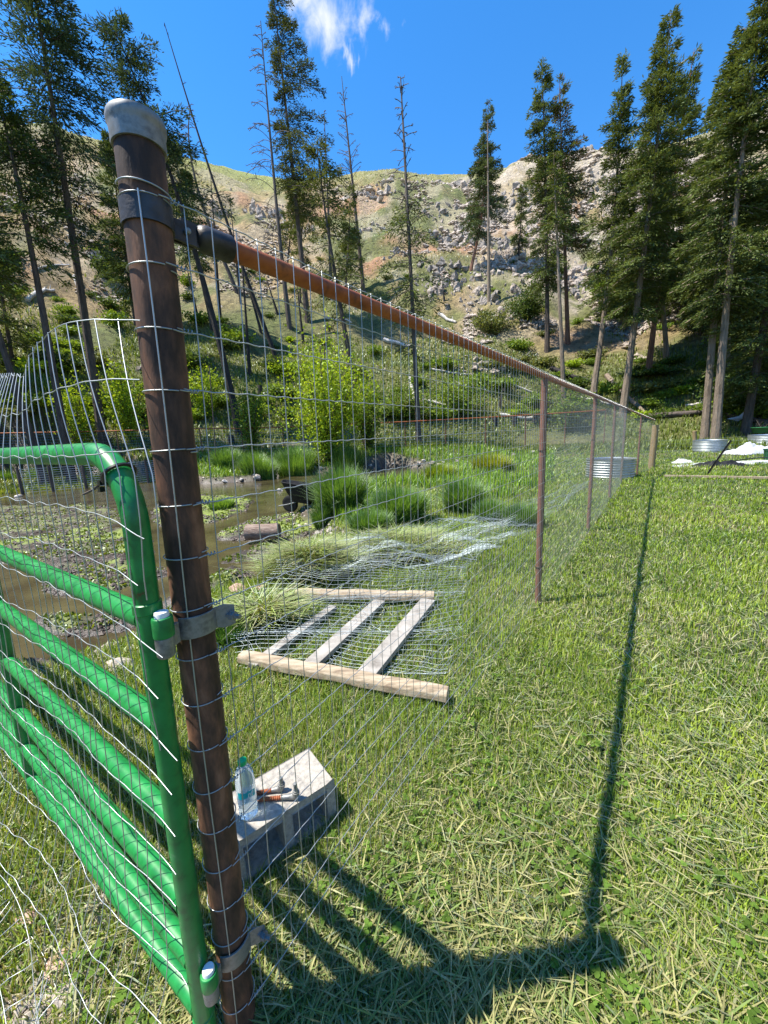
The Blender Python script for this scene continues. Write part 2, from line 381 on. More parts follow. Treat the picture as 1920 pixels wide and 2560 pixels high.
# ------------------------------------------------------------------ ground
def make_ground():
    azs = np.radians(np.concatenate([np.arange(-180,-62,4.),np.arange(-62,62.01,.22),np.arange(64,180,4.)]))
    rs = np.concatenate([[.02,.12,.22],np.exp(np.arange(math.log(.3), math.log(235), .0125))])
    A, Rr = np.meshgrid(azs, rs)
    X = Rr*np.sin(A); Y = Rr*np.cos(A); Z = terr(X, Y)
    Z = np.where(Rr > 140, np.maximum(Z, -6), Z)
    na, nr = len(azs), len(rs)
    V = np.c_[X.ravel(), Y.ravel(), Z.ravel()]
    i = np.arange(nr-1)[:,None]*na + np.arange(na)[None,:]; j = np.arange(nr-1)[:,None]*na + (np.arange(na)[None,:]+1)%na
    Q = np.stack([i, j, j+na, i+na], -1).reshape(-1,4)
    c = len(V); V = np.vstack([V, [0,0,hz(0,0)]])
    T = np.stack([np.arange(na), np.full(na,c), (np.arange(na)+1)%na], -1)
    x, y, z = V.T; r = np.hypot(x,y); az = np.degrees(np.arctan2(x,y))
    w = samp(wetS,x,y); m_ = samp(matS,x,y); ww = samp(wetW,x,y)
    t_ = (r-27)/91.
    n1 = fbm(x*.07,y*.07,80,4); n2 = fbm(x*.35,y*.35,90,4); n3 = fbm(x*2,y*2,95,3)
    C = np.zeros((len(V),3))
    def mixc(C, c, f): return C*(1-f[:,None]) + np.array(c)[None,:]*f[:,None]
    C = mixc(C, (.045,.060,.018), np.ones(len(V)))             # turf soil under blades
    C = mixc(C, (.13,.105,.06), sst(.05,.4,n2+n3*.5)*.6)
    hill = sst(.0,.05,t_)
    hc = np.tile(np.array([[.115,.125,.045]]),(len(V),1))
    hc = mixc(hc, (.085,.115,.035), sst(-.1,.35,n2))
    # dry reddish slopes in the middle band
    band = sst(.13,.30,t_+n1*.10)*(1-sst(.74,.9,t_+n1*.1))
    hc = mixc(hc, (.27,.195,.11), band*sst(-.28,.22,n1+n2*.7)*.95)
    hc = mixc(hc, (.33,.17,.115), band*sst(.12,.5,fbm(x*.09,y*.12,101,3)+n2*.3)*.8)
    hc = mixc(hc, (.235,.215,.085), sst(.5,.8,t_)*sst(-20,10,-np.abs(az+22))*.5+sst(.74,.92,t_+n2*.05)*.75*(1-sst(-.1,.4,n2)*.4))
    hc = mixc(hc, (.18,.215,.06), sst(.80,.98,t_+n1*.06)*(az < -8)*.8)
    # rocky face on the right
    rk = sst(9,17,az+n1*9)*sst(.16,.3,t_+n2*.07)*(1-sst(.93,1.02,t_))
    hc = mixc(hc, (.33,.29,.265), rk*sst(-.25,.2,n2+n3*.4)*.9)
    hc = mixc(hc, (.34,.29,.24), (sst(.18,.34,np.abs(fbm(x*.22,y*.22,120,3)))*sst(.2,.3,t_)*(1-sst(.8,.9,t_)))*.5)
    hc = hc*np.array([1.22,1.18,1.0]); C = C*(1-hill[:,None]) + hc*hill[:,None]
    # bare band at the foot of the hill
    C = mixc(C, (.20,.17,.11), sst(-4.5,-1,-np.abs(r-29))*sst(-.1,.3,n2+n3*.3)*.6)
    # mud and algae
    C = mixc(C, (.055,.043,.034), sst(.06,.4,w))
    alg = sst(.10,.145,m_)*sst(-.25,.15,n3+n2*.6)
    C = mixc(C, (.15,.19,.035), alg*sst(.4,.7,w))
    bank = sst(.02,.25,ww)*(1-sst(.3,.6,w))
    C = mixc(C, (.10,.075,.052), bank*sst(-.2,.3,n3+n2)*.8)
    # worn dirt left of the gate
    dirt = sst(1.0,.2,np.hypot((x+.95)/1.0,(y-.42)/.75))
    C = mixc(C, (.22,.16,.12), dirt*.9)
    o = fast_mesh('ground', V, [Q, T], M_ground, col=C, smooth=True)
    tag(o, 'grassy yard, muddy creek bed and steep dry hillside', 'ground', kind='structure')
    mw = np.clip(w*1.6,0,1)*(1-alg)
    a = o.data.attributes.new('wet','FLOAT','POINT'); a.data.foreach_set('value', mw.astype(np.float32))
    a = o.data.attributes.new('hill','FLOAT','POINT'); a.data.foreach_set('value', hill.astype(np.float32))
    return o
M_ground = bpy.data.materials.new('ground_soil'); M_ground.use_nodes = True
t = M_ground.node_tree; b = t.nodes['Principled BSDF']
a = NN(t,'ShaderNodeAttribute',attribute_name='Col'); aw = NN(t,'ShaderNodeAttribute',attribute_name='wet'); ah = NN(t,'ShaderNodeAttribute',attribute_name='hill')
tg = NN(t,'ShaderNodeTexCoord')
n1 = NN(t,'ShaderNodeTexNoise'); n1.inputs['Scale'].default_value = 9; n1.inputs['Detail'].default_value = 9; n1.inputs['Roughness'].default_value=.7
n2 = NN(t,'ShaderNodeTexNoise'); n2.inputs['Scale'].default_value = 1.7; n2.inputs['Detail'].default_value = 12; n2.inputs['Roughness'].default_value=.75
for n in (n1,n2): t.links.new(tg.outputs['Object'], n.inputs['Vector'])
mxn = NN(t,'ShaderNodeMix',data_type='FLOAT'); t.links.new(ah.outputs['Fac'],mxn.inputs[0]); t.links.new(n1.outputs[0],mxn.inputs[2]); t.links.new(n2.outputs[0],mxn.inputs[3])
mr = NN(t,'ShaderNodeMapRange'); mr.inputs['From Min'].default_value=.3; mr.inputs['From Max'].default_value=.7; mr.inputs['To Min'].default_value=.28; mr.inputs['To Max'].default_value=1.75
t.links.new(mxn.outputs[0], mr.inputs[0])
vm = NN(t,'ShaderNodeVectorMath',operation='SCALE'); t.links.new(a.outputs['Color'],vm.inputs[0]); t.links.new(mr.outputs[0],vm.inputs['Scale']); t.links.new(vm.outputs[0], b.inputs['Base Color'])
rr = NN(t,'ShaderNodeMapRange'); rr.inputs['To Min'].default_value=.95; rr.inputs['To Max'].default_value=.33; t.links.new(aw.outputs['Fac'],rr.inputs[0]); t.links.new(rr.outputs[0], b.inputs['Roughness'])
bp = NN(t,'ShaderNodeBump'); bp.inputs['Strength'].default_value=.9
dd_ = NN(t,'ShaderNodeMapRange'); dd_.inputs['To Min'].default_value=.03; dd_.inputs['To Max'].default_value=.7; t.links.new(ah.outputs['Fac'],dd_.inputs[0]); t.links.new(dd_.outputs[0],bp.inputs['Distance'])
t.links.new(mxn.outputs[0], bp.inputs['Height']); t.links.new(bp.outputs[0], b.inputs['Normal'])
make_ground()
# water sheet
mb = MB(); nxw = 40
ws = finish('creek_water', [(-34,.5,WZ),(3.5,.5,WZ),(6,27,WZ),(-34,27,WZ)], [(0,1,2,3)], M_water, smooth=False)
tag(ws, 'shallow brown creek water spreading through the mud', 'water', kind='structure')

# ------------------------------------------------------------------ corner post
PC = arr(-.386,.734,0); PR = .0365
def shear(P, f=1.):
    P = np.array(P, float); h = (P[...,2]-H)*f; P[...,0] += .0235*h; P[...,1] += .0128*h; return P
SHEAR = False
FD = arr(math.sin(.6199), math.cos(.6199), 0); FN = arr(FD[1], -FD[0], 0)   # fence direction, lawn-side normal
ZT = 1.833
SHEAR = True
post = thing('corner_post', 'thick brown rusted steel pipe post with a grey cap, in front of the camera', 'fence post', (PC[0],PC[1],0))
mb = MB(); mb.tube([PC+arr(0,0,z) for z in (-.15,.4,1.0,1.6,1.93)], PR, 40); mb.build('pipe', M_rust, post)
mb = MB(); cp = [(PR+.001,0),(PR+.0035,0.0),(PR+.004,.003),(PR+.0042,.022),(PR+.0055,.028),(PR+.0068,.032),(PR+.0070,.038),(PR+.0055,.043),(PR-.002,.047),(.02,.050),(0.0001,.051)]
mb.lathe((PC[0],PC[1],1.912), cp, 48); mb.build('cap', M_galv, post)
# brace band and rail-end cup
mb = MB(); mb.lathe((PC[0],PC[1],1.795), [(PR+.001,0),(PR+.0035,0),(PR+.0035,.036),(PR+.001,.036)], 40)
mb.box(PC+FD*(PR+.022)+FN*.006+arr(0,0,1.811), .045,.005,.034, FD,FN); mb.box(PC+FD*(PR+.022)-FN*.006+arr(0,0,1.811), .045,.005,.034, FD,FN)
mb.build('brace_band', M_brace, post)
mb = MB(); bc = PC+FD*(PR+.026)+arr(0,0,1.812); mb.lathe(bc-FN*.018, [(.0001,0),(.007,0.002),(.0085,.007),(.0085,.010),(.005,.010),(.005,.034),(.0001,.036)], 14, FN)
mb.build('bolt', M_galv, post)
# ------------------------------------------------------------------ gate geometry frame
GH = arr(-.4355,.671,0); GD = arr(-.828,.5607,0); GN = arr(-GD[1],GD[0],0)
if GN[1] > 0: GN = -GN           # towards the camera
# hinge straps on the post
def hinge(z, nm):
    mb = MB(); ang0 = math.atan2(GN[1],GN[0])
    pin = arr(-.402,.655,z)
    # strap: from pin round the camera side of the post to the ear on the right
    P = []; d0 = (pin-PC)[:2]; a0 = math.atan2(d0[1],d0[0]); a1 = math.atan2((FD-GD*.2)[1]-.4,(FD-GD*.2)[0])
    if a1 < a0: pass
    a1 = math.radians(2)
    if a0 > 0: a0 -= 2*math.pi
    V=[];n=22; hh=.022; r1=PR+.0035; r2=PR+.008
    for i in range(n+1):
        a = a0+(a1-a0)*i/n
        for r in (r1,r2):
            for dz in (-hh,hh): V.append((PC[0]+r*math.cos(a),PC[1]+r*math.sin(a),z+dz))
    # ear: straight tongue past the post
    tx = arr(-math.sin(a1),math.cos(a1),0); ex = arr(math.cos(a1),math.sin(a1),0); od = (tx*.35+ex*.94); od/=np.linalg.norm(od)
    last = V[-4:]
    for dd in (.018,.036):
        sh = hh*(1.15 if dd < .02 else .95)
        for q,r in ((0,r1),(1,r2)):
            base = arr(PC[0]+r*math.cos(a1),PC[1]+r*math.sin(a1),z)+od*dd
            for dz in (-sh,sh): V.append(tuple(base+arr(0,0,dz)))
    m_ = len(V)//4; Fc=[]
    for i in range(m_-1):
        a,b = i*4,(i+1)*4
        Fc += [(a,b,b+1,a+1),(a+2,a+3,b+3,b+2),(a,a+2,b+2,b),(a+1,b+1,b+3,a+3)]
    Fc += [(0,1,3,2),((m_-1)*4,(m_-1)*4+2,(m_-1)*4+3,(m_-1)*4+1)]
    mb.add(V,Fc)
    mb.lathe(pin-arr(0,0,.036), [(.0001,0),(.012,.002),(.0155,.006),(.0165,.03),(.0165,.042)], 20)
    mb.box((pin+arr(PC[0]+ (PR+.005)*math.cos(a0),PC[1]+(PR+.005)*math.sin(a0),z))/2, .02,.016,.04, ux=arr(math.cos(a0),math.sin(a0),0), uy=arr(-math.sin(a0),math.cos(a0),0))
    st = mb.build(nm, M_galv, post, bevel=.0012)
    mb = MB(); bc = arr(PC[0]+r2*math.cos(a1),PC[1]+r2*math.sin(a1),z)+od*.024
    bn = arr(.93,-.36,0)
    mb.lathe(bc-bn*.026, [(.006,0),(.006,.030),(.0105,.031),(.0105,.034),(.0095,.034),(.0095,.042),(.0055,.042),(.0055,.054),(.0001,.055)], 6, bn)
    bo = mb.build('bolt', M_galv, st)
    return pin
pinU = hinge(1.088,'hinge_strap'); pinL = hinge(.262,'hinge_strap')

# ------------------------------------------------------------------ gate
gate = thing('gate', 'bright green tubular steel farm gate hung on the rusted corner post', 'gate', (GH[0],GH[1],0))
GL = 3.6; TR = .0215
def gp(s, z, off=0.): return GH + GD*s + GN*off + arr(0,0,z)
mb = MB(); P = [gp(0,.13),gp(0,.6),gp(0,1.2),gp(0,1.30)]
for k in range(1,9):
    a = math.pi/2*k/8; P.append(gp(.13*(1-math.cos(a)), 1.295+.13*math.sin(a)))
P += [gp(.6,1.428),gp(1.5,1.435),gp(2.5,1.44),gp(GL-.13,1.44)]
for k in range(1,9):
    a = math.pi/2*k/8; P.append(gp(GL-.13+.13*math.sin(a), 1.44-.13*(1-math.cos(a))))
P += [gp(GL,.8),gp(GL,.13)]
mb.tube(P, TR, 24); mb.build('frame', M_green, gate)
for z in (1.122,.90,.677,.468,.312,.172):
    mb = MB(); mb.tube([gp(.012,z),gp(.6,z),gp(1.17,z+.004),gp(2.4,z+.008),gp(GL-.01,z+.01)], TR*.98, 20); mb.build('rail', M_green, gate)
for s in (1.18,2.42):
    mb = MB(); mb.tube([gp(s,.14,-.002),gp(s,.8,-.002),gp(s,1.425,-.002)], TR*1.05, 18); mb.build('brace', M_green, gate)
for pin in (pinU,pinL):
    mb = MB(); mb.lathe(pin+arr(0,0,.0065), [(.0105,0),(.0175,0.0),(.018,.004),(.018,.034),(.0165,.038),(.0105,.038)], 24)
    q = (gp(0,pin[2]+.02)+pin)/2+arr(0,0,.012); dv = (gp(0,pin[2])-pin); dv[2]=0; dv/=np.linalg.norm(dv)
    mb.box(q, .03,.012,.028, dv, np.cross((0,0,1.),dv))
    cl = mb.build('hinge_collar', M_green, gate, bevel=.001)
    mb = MB(); mb.lathe(pin+arr(0,0,.02), [(.0001,0),(.0125,0),(.0125,.030),(.0115,.0335),(.0001,.0345)], 20); mb.build('pin_cap', M_white, cl)
mb = MB()   # weld collar and bottom foot
mb.lathe(gp(0,1.135), [(TR,0),(TR+.003,.002),(TR+.003,.02),(TR,.022)], 24)
mb.build('collar', M_green, gate); mb = MB(); mb.lathe(gp(0,.10), [(.0001,0),(TR*.9,.004),(TR+.0015,.012),(TR+.002,.06),(TR,.062)], 24)
mb.build('foot', M_green, gate)

# zip tie round the gate's upper corner
zt = gp(.038,1.387); zt_t = GD*.7+arr(0,0,.7); zt_t/=np.linalg.norm(zt_t)
ztie = thing('zip_tie', 'black plastic zip tie holding the wire mesh to the corner bend of the green gate', 'zip tie', tuple(zt))
mb = MB(); e1 = GN; e2 = np.cross(zt_t,e1)
mb.tube([zt+(e1*math.cos(a)+e2*math.sin(a))*(TR+.0045) for a in np.linspace(0,2*math.pi,25)[:-1]], .0036, 6, closed=True)
mb.build('strap', M_black, ztie)
hd = zt+(e1*.75-e2*.0)*(TR+.008)+GD*.02-arr(0,0,.012)
mb = MB(); mb.box(hd,.011,.009,.009, GD, GN); mb.box(hd-arr(0,0,.012)+GD*.004,.010,.008,.009, GD, GN); mb.build('locking_head', M_black, ztie)
mb = MB(); mb.tube([hd, hd+GD*.02-arr(0,0,.012)+GN*.006, hd+GD*.055-arr(0,0,.022)+GN*.012], [.002,.0022,.0018], 5); mb.build('tail', M_snag, ztie)

SHEAR = False
# ------------------------------------------------------------------ wire helper (numpy, many polylines at once)
def wires(polys, rad, n=3):
    """polys: list of (K,3) arrays -> V, F"""
    Vs=[];Fs=[];k0=0
    for P in polys:
        P=np.asarray(P,float); K=len(P)
        T=np.gradient(P,axis=0); T/=np.linalg.norm(T,axis=1)[:,None]+1e-12
        q=np.array([0,0,1.]) if abs(T[:,2]).mean()<.7 else np.array([.7,.7,0])
        U=q-T*(T@q)[:,None]; U/=np.linalg.norm(U,axis=1)[:,None]+1e-12; Wv=np.cross(T,U)
        a=2*np.pi*np.arange(n)/n
        r = rad if np.isscalar(rad) else rad
        R=P[:,None,:]+r*(np.cos(a)[None,:,None]*U[:,None,:]+np.sin(a)[None,:,None]*Wv[:,None,:])
        Vs.append(R.reshape(-1,3))
        i=np.arange(K-1)[:,None]*n+np.arange(n)[None,:]; j=np.arange(K-1)[:,None]*n+(np.arange(n)[None,:]+1)%n
        Fs.append(np.stack([i,j,j+n,i+n],-1).reshape(-1,4)+k0); k0+=K*n
    return np.vstack(Vs), np.vstack(Fs)

# ------------------------------------------------------------------ fence: rail, posts, mesh
fence = thing('wire_fence', 'tall welded wire fence with an orange rusted top rail running along the lawn', 'fence', (PC[0]+FD[0]*.1,PC[1]+FD[1]*.1,0))
RB = .0195; SP = 2.827; FEND = SP*5
S4 = SP*4; P4 = PC+FD*S4; E4 = g(1405,1013,0); E4[2]=0; FD2 = (E4-P4)/np.linalg.norm(E4-P4); FEND = S4+float(np.linalg.norm(E4-P4)); FN2 = arr(FD2[1],-FD2[0],0)
def fp(s, z, off=0.):
    if s > S4: return P4 + FD2*(s-S4) + FN2*off + arr(0,0,z)
    f = max(0,1-s/2.8); return PC + FD*s + FN*off + arr(.0235*(z-H)*f, .0128*(z-H)*f, z)
def zdrop(s): return .0052*np.asarray(s) - .30*np.clip((np.asarray(s)-S4)/(FEND-S4),0,1.1)
def railz(s): return float(ZT-RB+.001 + .004*math.sin(s*1.3) + zdrop(s))
mb = MB(); mb.tube([fp(s, railz(s)) for s in list(np.arange(.12, FEND, .4))+[FEND]], RB, 20); mb.build('top_rail', M_rustO, fence)
mb = MB(); p0 = fp(.085,railz(.1)); dv = fp(1,railz(1))-fp(0,railz(0)); dv/=np.linalg.norm(dv)
mb.lathe(p0, [(.0001,0),(.013,.001),(.021,.008),(.0235,.018),(.0245,.055),(.025,.070),(.022,.071)], 24, dv); 
mb.box(p0-dv*.012,.03,.008,.04, FD, FN); mb.build('rail_end_cup', M_brace, fence)
for k in range(1,6):
    s = SP*k if k < 5 else S4+1.95
    mb = MB(); mb.tube([fp(s,-.1),fp(s,.7,.0),fp(s,railz(s)-.02)], .0245 if k<3 else .024, 20)
    ps = mb.build('post', M_rust2, fence)
    mb = MB()
    for z in (1.28,.33):
        mb.tube([fp(s,z)+(FD*math.cos(a)+FN*math.sin(a))*.0285+arr(0,0,.006*math.sin(a)) for a in np.linspace(0,2*math.pi,17)[:-1]], .0025, 5, closed=True)
    mb.build('wire_tie', M_black, ps)
# welded mesh
polys = []; NH = 19
def moff(s): return PR+.004 - .0145*sst(.05,.5,s)
svals = np.arange(0.042, FEND, .0508)
ztop = lambda s: float(ZT + zdrop(s))
for i,s in enumerate(svals):
    zz = np.concatenate([[ztop(s)+.004], np.linspace(ztop(s)-.01, .01, 19 if s < 4 else 8)])
    wob = .0016*np.sin(zz*9+i*1.7)+ (.006*vnoise(zz*2.1, np.full_like(zz,i*.7), 5) if s<6 else 0)
    P = np.array([fp(s, z, moff(s)+o2) for z,o2 in zip(zz, np.zeros_like(zz))]) + FD[None,:]*np.asarray(wob).reshape(-1,1)
    # hook over the rail
    hook = [fp(s, ztop(s)-.004, -.012), fp(s, ztop(s)+.002, .012)] if s > .15 else []
    polys.append(np.vstack(hook+[P]) if hook else P)
vnear = wires(polys[:60], .00125, 4); vfar = wires(polys[60:], .0012, 3)
hp = []
for i in range(NH):
    for (a,b,step) in ((0,1.5,.0127),(1.5,6,.0508),(6,FEND,.25)):
        s = np.arange(a,b+step*.5,step)
        z = (ZT-.1016*i)+zdrop(s) + .0012*np.sin(s*2*np.pi/.0508*1.0+i) + .004*fbm(s*1.7,np.full_like(s,i*3.1),8,2)
        z = np.maximum(z,.012)
        off = moff(s)+.0026
        fd_=np.maximum(0,1-s/2.8)*(z-H); hp.append(np.array([fp(a_,0,b_) for a_,b_ in zip(s,off)])*[1,1,0]+np.c_[.0235*z*np.maximum(0,1-s/2.8),.0128*z*np.maximum(0,1-s/2.8),z])
    # wrap round the corner post
    zz = ZT-.1016*i
    aF = math.atan2(FN[1],FN[0]); a = np.linspace(aF, aF-2*math.pi*.96, 40); tw = .012*math.sin(i*1.9)
    hp.append(shear(np.c_[PC[0]+(PR+.003)*np.cos(a), PC[1]+(PR+.003)*np.sin(a), zz+.0+ (a-aF)/(2*math.pi)*tw*.6]))
    # twisted knot
    if i % 1 == 0:
        c = fp(.018, zz, PR+.006); th = np.linspace(0,5*math.pi,26)
        hp.append(np.c_[c[0]+FD[0]*th*.0011, c[1]+FD[1]*th*.0011, np.full_like(th,c[2])]+np.outer(np.cos(th)*.0035,FN)+np.outer(np.sin(th)*.0035,[0,0,1]))
vh = wires(hp, .0013, 4)
# upright strand that runs down the face of the corner post
aW = math.atan2(-.367*0-PC[1]+.0, -PC[0])   # towards the camera
zz = np.linspace(ZT+.002,.0,60); aw_ = aW - .22 + .05*np.sin(zz*5) 
fr = wires([shear(np.c_[PC[0]+(PR+.0055)*np.cos(aw_),PC[1]+(PR+.0055)*np.sin(aw_),zz])], .0014, 5)
aw2 = np.linspace(aW-1.5,aW+2.3,30); top = wires([shear(np.c_[PC[0]+(PR+.003)*np.cos(aw2),PC[1]+(PR+.003)*np.sin(aw2),1.850-.004*np.cos(aw2*1.2)])], .0014,5)
def join(*vf):
    V=[];Fq=[];k=0
    for v,f in vf: V.append(v);Fq.append(f+k);k+=len(v)
    return np.vstack(V),np.vstack(Fq)
Vw,Fw = join(vnear,vfar,vh,fr,top)
fast_mesh('wire_mesh', Vw, [Fw], M_wire, fence, smooth=True)

# ------------------------------------------------------------------ loose mesh panel on the gate
def gm_off(s, z):
    # distance to the camera side of the gate plane: stands up behind the top tube, hangs in front of the rails
    o = .033 + .05*sst(1.0,.1,z)*(1-np.exp(-np.maximum(s,0)*2.2)) + .015*np.sin(s*7+z*2)*sst(.1,.4,s)
    o = o + .10*sst(.35,0,z) + .015*fbm(s*2.5,z*2.5,33,2)
    o = np.maximum(o, .028)
    ot = -.10 + .05*sst(0,.15,s) - .14*sst(.25,.6,s) - .12*sst(.6,1.1,s) + .2*sst(1.1,1.5,s)
    k = sst(1.46,1.62,z); return o*(1-k) + ot*k
def gm(s, z):
    s = np.asarray(s,float); z = np.asarray(z,float)
    zz = z - .02*np.sin(s*5)*sst(.3,1.2,s) - .10*sst(.45,.8,s)*sst(1.3,1.6,z)
    o = gm_off(s,z); P = GH[None,:]+np.outer(s,GD)+np.outer(o,GN); P[:,2] += zz; return shear(P)
mp_ = []
rs_ = random.Random(3)
TOPP = [(350,800,.80),(295,797,.84),(237,798,.86),(193,803,.885),(166,808,.91),(138,820,.95),(120,831,.99),(106,842,1.03),(93,855,1.07),(82,868,1.12),(72,888,1.18),(65,912,1.24),(60,935,1.31),(30,932,1.5),(0,934,1.75),(-60,930,2.1)]
TOPW = np.array([at_r(a_/D,b_/D,d_) for a_,b_,d_ in TOPP]); TS = np.array([-.19+.0508*i for i in range(13)]+[.62,.9,1.4])
gm0 = gm
def gm(s, z):
    s = np.asarray(s,float); z = np.asarray(z,float); A = gm0(s, np.minimum(z,1.40))
    k = np.clip((z-1.40)/(1.63-1.40),0,1.0); k0_=k
    T = np.stack([np.interp(s,TS,TOPW[:,i]) for i in range(3)],1)
    B = A*(1-k)[:,None]+T*k[:,None]; B[:,:2] += GN[None,:2]*(.006*np.sin(np.pi*np.clip(k,0,1)))[:,None]
    w = sst(1.3,1.5,s)[:,None]; return B*(1-w)+gm0(s,z)*w
HZ = [1.63-.1016*i for i in range(17)]
ENDS = [-.195,-.17,-.14,-.10,-.06,-.11,-.07,-.10,-.06,-.05,-.03,-.01,.01,-.02,.0,-.03,0]
for i,z0 in enumerate(HZ):
    s = np.arange(ENDS[i], 3.5, .022)
    z = z0 + .0035*np.sin(s*2*np.pi/.1016+i*1.3+2*fbm(s*2,s*0+i,67,2))*np.clip(s*3,0.2,1) + .018*fbm(s*3.2,np.full_like(s,i*2.2),66,3) - (.25 if i>2 else 0)*np.clip(-s,0,1)
    mp_.append(gm(s, z))
for j,s0 in enumerate(np.arange(-.1392,3.45,.0508)):
    z = np.arange(1.63, -.06 if s0>.0 else (.86 if s0>-.06 else 1.18), -.0339)
    s = s0 + (.003*np.sin(z*2*np.pi/.2+j*1.1) + .012*fbm(z*1.3,np.full_like(z,j*1.7),77,2))*sst(1.5,1.3,z) + .05*sst(1.0,0,z)*np.sin(j*.37)
    mp_.append(gm(s, z))
# curled skirt that trails over the ground towards the camera
for j in range(44):
    s0 = .02+j*.0508; L = .55+.25*math.sin(j*.5)
    q = np.linspace(0,1,12)
    off = .2 + q*L*.8; zz = .05*np.exp(-q*3)+.012+.035*np.abs(np.sin(q*7+j*.6)) 
    s = s0 - q*.12*math.sin(j*.21) + .03*np.sin(q*9+j)
    P = GH[None,:]+np.outer(s,GD)+np.outer(off,GN); P[:,2] += zz; mp_.append(P)
for i in range(7):
    s = np.arange(.0,2.3,.03); off = .2+(i+.2)*.085+.03*np.sin(s*6+i)
    zz = .02+.04*np.abs(np.sin(s*5+i*1.4))
    P = GH[None,:]+np.outer(s,GD)+np.outer(off,GN); P[:,2] += zz+.03*np.exp(-i*.8); mp_.append(P)
Vg,Fg = wires(mp_, .00104, 4)
gm_o = fast_mesh('gate_mesh', Vg, [Fg], M_wire, smooth=True, base=(GH[0],GH[1],0))
tag(gm_o, 'loose crumpled wire mesh with ragged ends draped over the green gate', 'wire mesh')

# ------------------------------------------------------------------ cinder block, bottle, screw hooks
B0 = g(621.6/D,2085/D,.195); B1 = g(832.6/D,1947.7/D,.195); B2 = g(764.8/D,1886/D,.195)
bx = (B1-B0); bx[2]=0; bl = np.linalg.norm(bx); bx/=bl; by = arr(-bx[1],bx[0],0)
BX2, BY2 = bx[:2].copy(), by[:2].copy()
BL, BW, BH = max(bl,.37), .19, .195
bc = arr(B1[0],B1[1],0) - bx*BL/2 + by*BW/2
BC2 = bc[:2].copy()
blk = thing('cinder_block', 'grey concrete block lying on its side in the grass by the corner post', 'concrete block', (bc[0],bc[1],0))
mb = MB()
# body with two hollow cells opening sideways (through by)
def cellblock():
    ex = BL/2; ez = BH; wx = .033; z0, z1 = .038, BH-.034
    xs = [-ex, -ex+wx, -.018, .018, ex-wx, ex]
    zs = [0, z0, z1, BH]
    for i in range(5):
        for k in range(3):
            hole = (i in (1,3)) and k == 1
            if hole: continue
            cx = (xs[i]+xs[i+1])/2; cz = (zs[k]+zs[k+1])/2
            yield cx, cz, xs[i+1]-xs[i], zs[k+1]-zs[k]
bmh = bmesh.new()
def quadmesh():
    ex = BL/2; wx=.033; xs=[-ex,-ex+wx,-.018,.018,ex-wx,ex]; zs=[-.02,.038,BH-.034,BH]
    V={};Fc=[]
    vl=[]
    def v(i,k,j):
        key=(i,k,j)
        if key not in V:
            p=bc+bx*xs[i]+by*(BW/2*(-1 if j==0 else 1))+arr(0,0,zs[k]); V[key]=len(vl); vl.append(p)
        return V[key]
    hole=lambda i,k:(i in (1,3)) and k==1
    for i in range(5):
        for k in range(3):
            if hole(i,k): continue
            Fc.append((v(i,k,0),v(i+1,k,0),v(i+1,k+1,0),v(i,k+1,0)))
            Fc.append((v(i,k,1),v(i,k+1,1),v(i+1,k+1,1),v(i+1,k,1)))
            for (di,dk,a,b_) in ((-1,0,(i,k),(i,k+1)),(1,0,(i+1,k+1),(i+1,k)),(0,-1,(i+1,k),(i,k)),(0,1,(i,k+1),(i+1,k+1))):
                ni,nk=i+di,k+dk
                if ni<0 or ni>4 or nk<0 or nk>2 or hole(ni,nk):
                    Fc.append((v(*a,0),v(*a,1),v(*b_,1),v(*b_,0)))
    return vl,Fc
vl,Fc = quadmesh(); mb.add(vl,Fc); o = mb.build('block_body', M_block, blk, smooth=False, bevel=.004)
bt = g(623/D,2034/D,BH)
bot = thing('water_bottle', 'clear plastic water bottle with green cap standing on the concrete block', 'bottle', (bt[0],bt[1],BH))
prof = [(.0001,.004),(.018,.001),(.027,.002),(.0305,.008),(.031,.03),(.029,.034),(.031,.038),(.0292,.046),(.031,.052),(.0315,.085),(.0315,.128),(.031,.142),(.0295,.156),(.026,.172),(.020,.186),(.0135,.196),(.0125,.205)]
M_pet = pr('clear_plastic', (.78,.9,.96), .06); M_pet.node_tree.nodes['Principled BSDF'].inputs['Transmission Weight'].default_value = .72
M_pet.node_tree.nodes['Principled BSDF'].inputs['IOR'].default_value = 1.25
mb = MB(); mb.lathe((bt[0],bt[1],BH), prof, 32); mb.build('bottle_body', M_pet, bot)
M_cap = pr('green_cap', (0,.42,.13), .35); mb = MB(); mb.lathe((bt[0],bt[1],BH+.199), [(.0001,0),(.0145,0),(.0148,.001),(.0148,.012),(.0138,.0145),(.0001,.0148)], 28); mb.build('cap', M_cap, bot)
M_lab = pr('turquoise_label', (.0,.36,.42), .4)
va = math.atan2(-bt[1],-bt[0]); V=[];Fc=[]; n=20
for i in range(n+1):
    a = va-.95+1.9*i/n; w = abs(i/n-.5)*2
    lo = .083+.010*(1-w)*1.0+(.006 if i>n/2 else 0)-.012*(i/n-.5); hi = lo+.020+.006*w
    for zz in (lo,hi): V.append((bt[0]+.0322*math.cos(a),bt[1]+.0322*math.sin(a),BH+zz))
for i in range(n): Fc.append((2*i,2*i+2,2*i+3,2*i+1))
lab = finish('label', V, Fc, M_lab, bot)
mb = MB()   # white letters on the label
def strokeL(pts):
    P=[(bt[0]+.0326*math.cos(va+a),bt[1]+.0326*math.sin(va+a),BH+z) for a,z in pts]; mb.tube(P,.0011,5)
strokeL([(.30,.105),(.22,.107),(.17,.104),(.17,.094),(.22,.089),(.30,.091)])
strokeL([(.36,.107),(.36,.093),(.43,.090),(.50,.094),(.50,.108)])
strokeL([(.57,.110),(.57,.094)]); strokeL([(.57,.110),(.64,.111),(.67,.106),(.64,.102),(.57,.102)])
